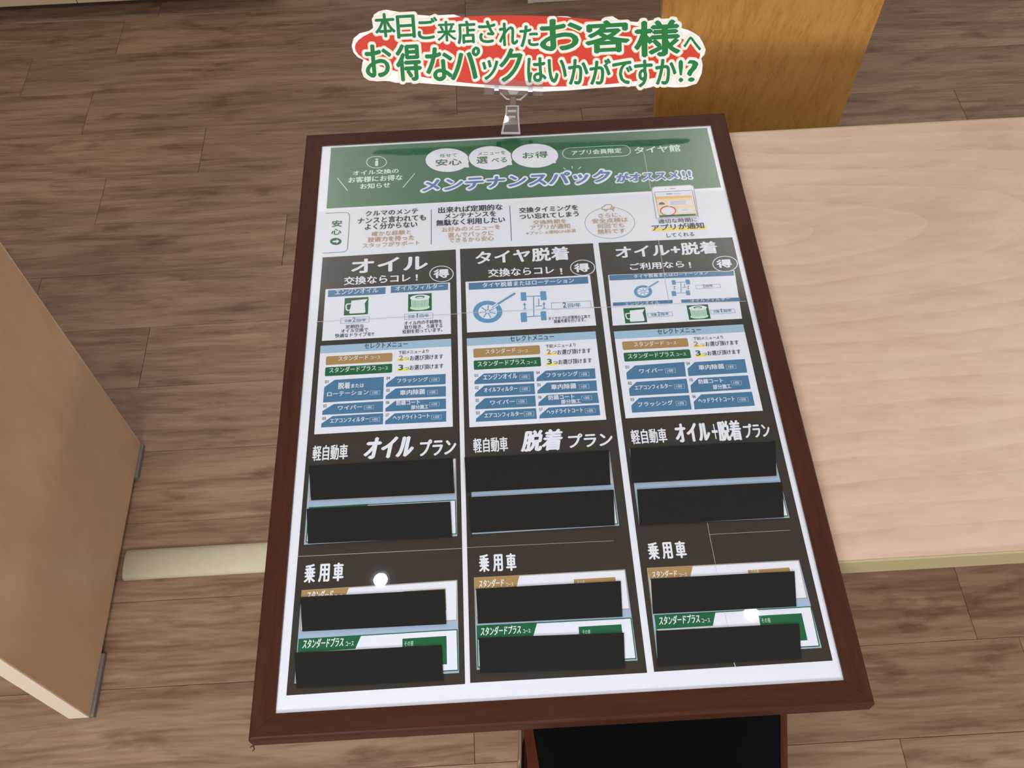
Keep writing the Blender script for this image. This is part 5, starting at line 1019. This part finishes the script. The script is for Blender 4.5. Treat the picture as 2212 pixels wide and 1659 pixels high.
CARD = [
('P','card_board','cardwhite',0,[(-225.2,134.9),(-221.5,145.1),(-212.0,151.7),(-198.0,154.3),(-191.7,157.9),(-192.1,165.6),(-189.3,175.8),(-182.1,180.0),(-170.9,182.0),(-162.9,180.1),(-152.2,177.7),(-135.9,176.1),(-125.2,172.5),(-108.9,170.4),(-98.0,170.6),(-87.0,170.5),(-73.4,170.4),(-62.7,166.2),(-43.6,164.5),(-29.9,165.0),(-16.3,163.8),(11.0,161.7),(38.2,159.0),(60.1,158.4),(69.7,159.4),(79.3,160.2),(90.2,159.4),(101.0,155.8),(120.0,152.7),(139.2,151.2),(144.7,155.6),(155.7,156.3),(163.8,151.3),(180.1,147.9),(191.0,146.5),(196.5,148.8),(207.5,147.2),(221.2,149.1),(237.5,149.0),(248.5,147.5),(253.9,142.8),(255.2,135.0),(264.8,131.9),(273.0,127.6),(281.2,122.0),(286.7,112.6),(290.5,103.3),(288.9,96.8),(283.9,91.8),(286.1,82.5),(284.7,70.7),(279.7,60.4),(276.9,56.5),(261.6,52.8),(245.0,52.9),(228.3,55.0),(217.2,56.9),(208.8,54.7),(200.5,53.8),(192.2,57.4),(172.7,58.4),(144.9,58.0),(128.2,58.0),(89.2,56.8),(50.2,57.0),(5.8,61.1),(-30.1,66.7),(-77.1,72.0),(-104.8,75.3),(-140.6,79.8),(-165.6,80.6),(-173.8,83.1),(-182.0,84.1),(-193.2,84.1),(-204.2,85.7),(-211.5,90.9),(-214.0,100.2),(-211.6,110.7),(-209.9,115.0),(-217.8,118.9),(-223.3,125.7)]),
('P','red_oval','red',1,[(282.5,96.6),(281.1,91.5),(277.0,86.7),(270.1,82.2),(260.6,78.1),(248.6,74.3),(234.1,71.0),(217.3,68.2),(198.5,65.8),(177.8,64.0),(155.5,62.8),(131.7,62.1),(106.9,62.1),(81.1,62.6),(54.9,63.7),(28.3,65.3),(1.8,67.5),(-24.4,70.2),(-50.0,73.4),(-74.6,77.1),(-98.1,81.1),(-120.1,85.6),(-140.4,90.3),(-158.8,95.4),(-175.2,100.6),(-189.2,105.9),(-200.7,111.4),(-209.8,116.9),(-216.1,122.3),(-219.8,127.7),(-220.7,132.9),(-218.8,137.9),(-214.2,142.6),(-207.0,147.1),(-197.2,151.1),(-184.9,154.8),(-170.3,158.0),(-153.5,160.8),(-134.8,163.0),(-114.2,164.7),(-92.1,165.9),(-68.7,166.5),(-44.2,166.6),(-19.0,166.0),(6.9,165.0),(32.9,163.4),(59.0,161.2),(84.8,158.6),(109.9,155.5),(134.3,151.9),(157.5,147.9),(179.4,143.6),(199.7,138.9),(218.2,134.0),(234.7,128.8),(248.9,123.5),(260.8,118.1),(270.3,112.7),(277.1,107.2),(281.2,101.8)]),
('T','letter','cardgreen',4,'本',-189.3,144.0,30.2,33.4,0,0.03,1,('cardcream',4.2,'paper',2.8)),
('T','letter','cardgreen',4,'日',-157.8,141.2,27.4,32.15,0,0.03,1,('cardcream',4.2,'paper',2.8)),
('T','letter','cardgreen',4,'ご',-127.8,138.3,30.2,30.38,0,0.03,1,('cardcream',4.2,'paper',2.8)),
('T','letter','cardgreen',4,'来',-99.7,133.8,28.0,28.37,0,0.03,1,('cardcream',4.2,'paper',2.8)),
('T','letter','cardgreen',4,'店',-70.6,128.9,27.5,32.27,0,0.03,1,('cardcream',4.2,'paper',2.8)),
('T','letter','cardgreen',4,'さ',-39.7,128.7,25.5,30.98,0,0.03,1,('cardcream',4.2,'paper',2.8)),
('T','letter','cardgreen',4,'れ',-10.3,123.2,28.0,32.32,0,0.03,1,('cardcream',4.2,'paper',2.8)),
('T','letter','cardgreen',4,'た',19.9,120.4,27.5,29.77,0,0.03,1,('cardcream',4.2,'paper',2.8)),
('T','letter','cardgreen',4,'お',48.6,112.8,63.3,44.0,0,0.04,1,('cardcream',4.2,'paper',2.8)),
('T','letter','cardgreen',4,'客',114.5,106.2,66.1,45.11,0,0.04,1,('cardcream',4.2,'paper',2.8)),
('T','letter','cardgreen',4,'様',186.0,97.2,68.1,50.38,0,0.04,1,('cardcream',4.2,'paper',2.8)),
('T','letter','cardgreen',4,'へ',257.8,102.5,26.2,20.06,0,0.03,1,('cardcream',4.2,'paper',2.8)),
('T','letter','cardgreen',4,'お',-207.9,89.1,39.6,46.29,0,0.03,1,('cardcream',4.2,'paper',2.8)),
('T','letter','cardgreen',4,'得',-162.7,81.6,37.4,52.37,0,0.03,1,('cardcream',4.2,'paper',2.8)),
('T','letter','cardgreen',4,'な',-119.7,79.3,40.2,47.72,0,0.03,1,('cardcream',4.2,'paper',2.8)),
('T','letter','cardgreen',4,'パ',-84.4,79.2,46.6,45.88,0.1,0.03,1,('cardcream',4.2,'paper',2.8)),
('T','letter','cardgreen',4,'ッ',-39.2,77.4,26.9,28.16,0.1,0.03,1,('cardcream',4.2,'paper',2.8)),
('T','letter','cardgreen',4,'ク',-14.4,73.1,38.8,47.26,0.1,0.03,1,('cardcream',4.2,'paper',2.8)),
('T','letter','cardgreen',4,'は',28.6,70.4,28.3,35.02,0,0.03,1,('cardcream',4.2,'paper',2.8)),
('T','letter','cardgreen',4,'い',59.1,68.3,27.7,33.73,0,0.03,1,('cardcream',4.2,'paper',2.8)),
('T','letter','cardgreen',4,'か',88.7,64.1,30.0,36.39,0,0.03,1,('cardcream',4.2,'paper',2.8)),
('T','letter','cardgreen',4,'が',120.0,62.4,31.9,36.41,0,0.03,1,('cardcream',4.2,'paper',2.8)),
('T','letter','cardgreen',4,'で',153.4,60.8,30.0,33.01,0,0.03,1,('cardcream',4.2,'paper',2.8)),
('T','letter','cardgreen',4,'す',185.2,55.2,27.8,38.84,0,0.03,1,('cardcream',4.2,'paper',2.8)),
('T','letter','cardgreen',4,'か',216.4,57.5,31.4,36.44,0,0.03,1,('cardcream',4.2,'paper',2.8)),
('T','letter','cardgreen',4,'!',250.6,59.8,6.9,31.42,0,0.03,1,('cardcream',4.2,'paper',2.8)),
('T','letter','cardgreen',4,'?',263.1,59.5,16.7,30.89,0,0.03,1,('cardcream',4.2,'paper',2.8))]

# ------------------------------------------------------------------ flat print builders (millimetres on the sheet)
FC = bpy.data.curves.new('type_curve', 'FONT')
FC.resolution_u = 3
FO = bpy.data.objects.new('type_curve', FC)
COL.objects.link(FO)
LAY = 0.00010
COPY = 0.000003
GL = {}

def glyphs(body, sp):
    """outline faces of a line of lettering, normalised to a unit box"""
    key = (body, sp)
    if key not in GL:
        FC.body = body
        FC.space_character = sp
        bpy.context.view_layer.update()
        dg = bpy.context.evaluated_depsgraph_get()
        me = bpy.data.meshes.new_from_object(FO.evaluated_get(dg))
        co = [(v.co.x, v.co.y) for v in me.vertices]
        fs = [tuple(p.vertices) for p in me.polygons]
        bpy.data.meshes.remove(me)
        x0, x1 = min(c[0] for c in co), max(c[0] for c in co)
        y0, y1 = min(c[1] for c in co), max(c[1] for c in co)
        w_, h_ = max(x1 - x0, 1e-6), max(y1 - y0, 1e-6)
        GL[key] = ([((x - x0) / w_, (y - y0) / h_) for x, y in co], fs)
    return GL[key]

def text_mesh(body, u, v, w_, h_, shear, offs, sp, z):
    co, fs = glyphs(body, sp)
    vs_, out = [], []
    ws = w_ - abs(shear) * h_
    for k, (du, dv) in enumerate(offs):
        b0 = len(vs_)
        zk = z + k * COPY                              # no two copies share a plane
        vs_ += [((u + du + x * ws + shear * y * h_) / 1000, (v + dv + y * h_) / 1000, zk) for x, y in co]
        out += [tuple(i + b0 for i in f) for f in fs]
    me = bpy.data.meshes.new('lettering')
    me.from_pydata(vs_, [], out)
    return me

def circle_offs(r, n=16):
    return [(r * math.cos(2 * math.pi * k / n), r * math.sin(2 * math.pi * k / n)) for k in range(n)]

def stroke_mesh(pts, w_, closed, z):
    n = len(pts)
    P_ = [Vector(p) for p in pts]
    L_, R_ = [], []
    for i in range(n):
        a = P_[i - 1] if (closed or i > 0) else None
        b = P_[(i + 1) % n] if (closed or i < n - 1) else None
        d1 = (P_[i] - a).normalized() if a is not None else (b - P_[i]).normalized()
        d2 = (b - P_[i]).normalized() if b is not None else d1
        n1, n2 = Vector((-d1.y, d1.x)), Vector((-d2.y, d2.x))
        m = (n1 + n2)
        m = m.normalized() if m.length > 1e-4 else n1
        k = w_ / 2 / max(0.35, m.dot(n1))
        L_.append(P_[i] + m * k); R_.append(P_[i] - m * k)
    vs_ = [(p.x / 1000, p.y / 1000, z) for p in L_ + R_]
    fs = [(i, i + n, (i + 1) % n + n, (i + 1) % n) for i in range(n if closed else n - 1)]
    me = bpy.data.meshes.new('stroke')
    me.from_pydata(vs_, [], fs)
    return me

def poly_mesh(pts, z):
    a = sum(pts[i][0] * pts[(i + 1) % len(pts)][1] - pts[(i + 1) % len(pts)][0] * pts[i][1] for i in range(len(pts)))
    if a < 0:
        pts = pts[::-1]
    me = bpy.data.meshes.new('panel')
    me.from_pydata([(x / 1000, y / 1000, z) for x, y in pts], [], [tuple(range(len(pts)))])
    return me

def lay_print(items, parent, z0):
    for i, it in enumerate(items):
        kind, name, col, lay = it[:4]
        z = z0 + lay * LAY + (i % 40) * 0.000001       # no two pieces of print share a plane
        if kind == 'P':
            link(name, poly_mesh(it[4], z), MAT[col], parent)
        elif kind == 'L':
            link(name, stroke_mesh(it[6], it[4], it[5], z), MAT[col], parent)
        else:
            body, u, v, w_, h_, sh, b, sp, ol = it[4:]
            d = b * h_
            offs = [(0, 0)] + ([(d, 0), (-d, 0), (0, d * .7), (0, -d * .7)] if b else [])
            me = text_mesh(body, u + d, v + d * .7, max(w_ - 2 * d, .2), h_ - 1.4 * d, sh, offs, sp, z)
            t = link(name, me, MAT[col], parent)
            if ol:
                for q in range(0, len(ol), 2):
                    me = text_mesh(body, u, v, w_, h_, sh, [(0, 0)] + circle_offs(ol[q + 1]), sp, z - LAY * (len(ol) // 2 - q // 2) * 1.0)
                    link(name + '_outline', me, MAT[ol[q]], parent)

# ------------------------------------------------------------------ framed sign on the table
W2, H2, RAIL = 0.292, 0.4156, 0.0251
sign = thing('framed_sign', 'large dark-brown framed maintenance price board lying flat across the table', 'sign', (0, 0, 0.70))
ow, oh = W2 + RAIL, H2 + RAIL
corners_o = [(-ow, oh), (ow, oh), (ow, -oh), (-ow, -oh)]
corners_i = [(-W2, H2), (W2, H2), (W2, -H2), (-W2, -H2)]
for k in range(4):
    a, b = corners_o[k], corners_o[(k + 1) % 4]
    c, d = corners_i[(k + 1) % 4], corners_i[k]
    bm = bmesh.new()
    g = 0.00012                                        # mitre gap
    top, bot = [], []
    ax = Vector((b[0] - a[0], b[1] - a[1])).normalized()
    pl = [Vector(a) + ax * g, Vector(b) - ax * g, Vector(c) - ax * g, Vector(d) + ax * g]
    for p_, z in zip(pl, (0.0226, 0.0226, 0.0226, 0.0226)):
        top.append(bm.verts.new((p_.x, p_.y, z)))
        bot.append(bm.verts.new((p_.x, p_.y, 0.0004)))
    bm.faces.new(top[::-1]); bm.faces.new(bot)
    for i in range(4):
        bm.faces.new((top[i], top[(i + 1) % 4], bot[(i + 1) % 4], bot[i]))
    bmesh.ops.recalc_face_normals(bm, faces=bm.faces[:])
    es = [e for e in bm.edges if {e.verts[0], e.verts[1]} <= set(top)]
    outer = [e for e in es if set(e.verts) == {top[0], top[1]}]
    bmesh.ops.bevel(bm, geom=outer, offset=0.003, segments=3, affect='EDGES', profile=0.5)
    me = bm_mesh(bm, 'frame_rail')
    link('frame_rail', me, MAHOG if k % 2 == 0 else MAHOG_Y, sign)
link('backing_board', box_mesh('backing_board', -W2 + 0.0003, W2 - 0.0003, -H2 + 0.0003, H2 - 0.0003, 0.002, 0.0185), MAHOG, sign)
poster = link('poster', box_mesh('poster', -W2 + 0.0002, W2 - 0.0002, -H2 + 0.0002, H2 - 0.0002, 0.0188, 0.0200), MAT['paper'], sign)
lay_print(PRINT, poster, 0.0200)
link('acrylic_cover', box_mesh('acrylic_cover', -W2 + 0.0001, W2 - 0.0001, -H2 + 0.0001, H2 - 0.0001, 0.0211, 0.0222), ACRYLIC, sign)['label'] = 'clear glossy cover sheet over the poster'
for q in STRIPS:  # redaction bars, added to the sign as solid black strips
    me = prism_mesh('redaction_bar', [(x / 1000, y / 1000) for x, y in q][::-1], 0.02222, 0.0224)
    link('redaction_bar', me, MAT['cover'], sign)['label'] = 'black redaction bar masking the prices, not part of the sign'

# ------------------------------------------------------------------ clip and speech card
CX, CY, CN = Vector((0.99977, -0.01603, 0.01445)), Vector((0.0, 0.66943, 0.74287)), Vector((-0.02158, -0.7427, 0.66928))
CM = Matrix((CX, CY, CN)).transposed().to_4x4()
CM.translation = Vector((-0.009, 0.4138, 0.728))

def kp(x, y):
    """clip drawing units to millimetres in the clip's own plane"""
    dx, dy = x * 0.08439 + 1020 - 1103, y * 0.08439 + 160 - 288
    return (0.6907 * dx - 0.0341 * dy, -0.0355 * dx - 0.6603 * dy)

clip = thing('sign_clip', 'small clear plastic clip gripping the top rail of the framed sign', 'clip')
clip.matrix_world = CM

def cpart(name, pts, z0, z1, mat, bevel=0.0004):
    q = [kp(*p) for p in pts]
    return link(name, prism_mesh(name, [(x / 1000, y / 1000) for x, y in q][::-1], z0, z1, bevel=bevel, seg=2), mat, clip)

cpart('jaw', [(735, 1530), (1235, 1530), (1225, 1440), (1205, 1200), (800, 1200), (745, 1440)], -0.001, 0.0018, CLIP)
cpart('jaw_rib', [(735, 1530), (790, 1530), (850, 1200), (805, 1200)], 0.0018, 0.006, CLIP_EDGE)
cpart('jaw_rib', [(1185, 1530), (1235, 1530), (1205, 1200), (1165, 1200)], 0.0018, 0.006, CLIP_EDGE)
cpart('jaw_lip', [(735, 1545), (1235, 1545), (1232, 1480), (738, 1480)], 0.0018, 0.0065, CLIP_EDGE)
cpart('body', [(805, 1200), (1205, 1200), (1195, 1000), (1195, 810), (1180, 800), (870, 800), (855, 810), (860, 1000)], -0.004, 0.001, CLIP)
cpart('body_rib', [(805, 1200), (850, 1200), (895, 1000), (895, 810), (857, 810), (860, 1000)], 0.001, 0.006, CLIP_EDGE)
cpart('body_rib', [(1165, 1200), (1205, 1200), (1195, 1000), (1195, 810), (1155, 810), (1150, 1000)], 0.001, 0.006, CLIP_EDGE)
cpart('pale_bar', [(857, 835), (1195, 835), (1195, 800), (857, 800)], 0.001, 0.006, CLIP_EDGE)
cpart('pale_bar', [(905, 975), (1130, 975), (1130, 915), (905, 915)], 0.001, 0.005, CLIP_EDGE)  # pale bars built where highlights lie on the clear body
cpart('pale_bar', [(915, 1120), (1110, 1120), (1105, 1065), (920, 1065)], 0.001, 0.005, CLIP_EDGE)
cpart('lower_jaw', [(800, 1440), (1190, 1440), (1180, 1160), (840, 1160)], -0.026, -0.0235, CLIP)
cpart('spring_bridge', [(900, 1180), (1120, 1180), (1120, 1080), (900, 1080)], -0.0235, -0.004, CLIP)
cpart('stem', [(965, 810), (1125, 810), (1115, 580), (980, 580)], -0.004, 0.003, CLIP)
cpart('arm', [(700, 480), (870, 655), (960, 665), (960, 625), (880, 620), (735, 470)], -0.003, 0.0, CLIP_EDGE)
cpart('arm', [(1415, 505), (1240, 675), (1130, 665), (1130, 625), (1225, 635), (1380, 495)], -0.003, 0.0, CLIP_EDGE)
cpart('socket', [(870, 350), (1250, 360), (1140, 520), (960, 520)], -0.0035, -0.0005, CLIP_EDGE)
cpart('grip_bar', [(310, 520), (1800, 555), (1805, 370), (312, 320)], -0.0035, -0.0015, CLIP)
cpart('grip_tab', [(312, 330), (1805, 380), (1810, 190), (320, 140)], 0.0032, 0.0038, CLIP)
for x0, y0 in ((568, 0), (1420, 30)):  # black and white blocks stand for refraction in the clear bar ends
    cpart('dark_refraction_block', [(x0, 520 + y0), (x0 + 118, 522 + y0), (x0 + 118, 436 + y0), (x0, 434 + y0)], -0.004, 0.004, CLIP_DARK)
    cpart('white_refraction_block', [(x0, 432 + y0), (x0 + 118, 434 + y0), (x0 + 118, 375 + y0), (x0, 373 + y0)], -0.004, 0.0042, CLIP_WHITE)
    cpart('hinge_arm', [(x0 + 8, 371 + y0), (x0 + 122, 373 + y0), (x0 + 122, 250 + y0), (x0 + 8, 248 + y0)], 0.0032, 0.0042, CLIP)

card = thing('speech_card', 'die-cut white card with red oval and green outlined lettering, held by the clip', 'card')
card.matrix_world = CM
outline = CARD[0][4]
link('card_board', prism_mesh('card_board', [(x / 1000, y / 1000) for x, y in outline][::-1], 0.0008, 0.0028), MAT['cardwhite'], card)
lay_print(CARD[1:], card, 0.0028)

# ------------------------------------------------------------------ small things
bpy.data.objects.remove(FO)
m_ = stroke_mesh([(-512, -277), (-510, -274), (-506, -275), (-505, -280), (-508, -283)], 1.4, 0, 0.0004)
link('scuff_mark', m_, BLACK_VINYL, floor)
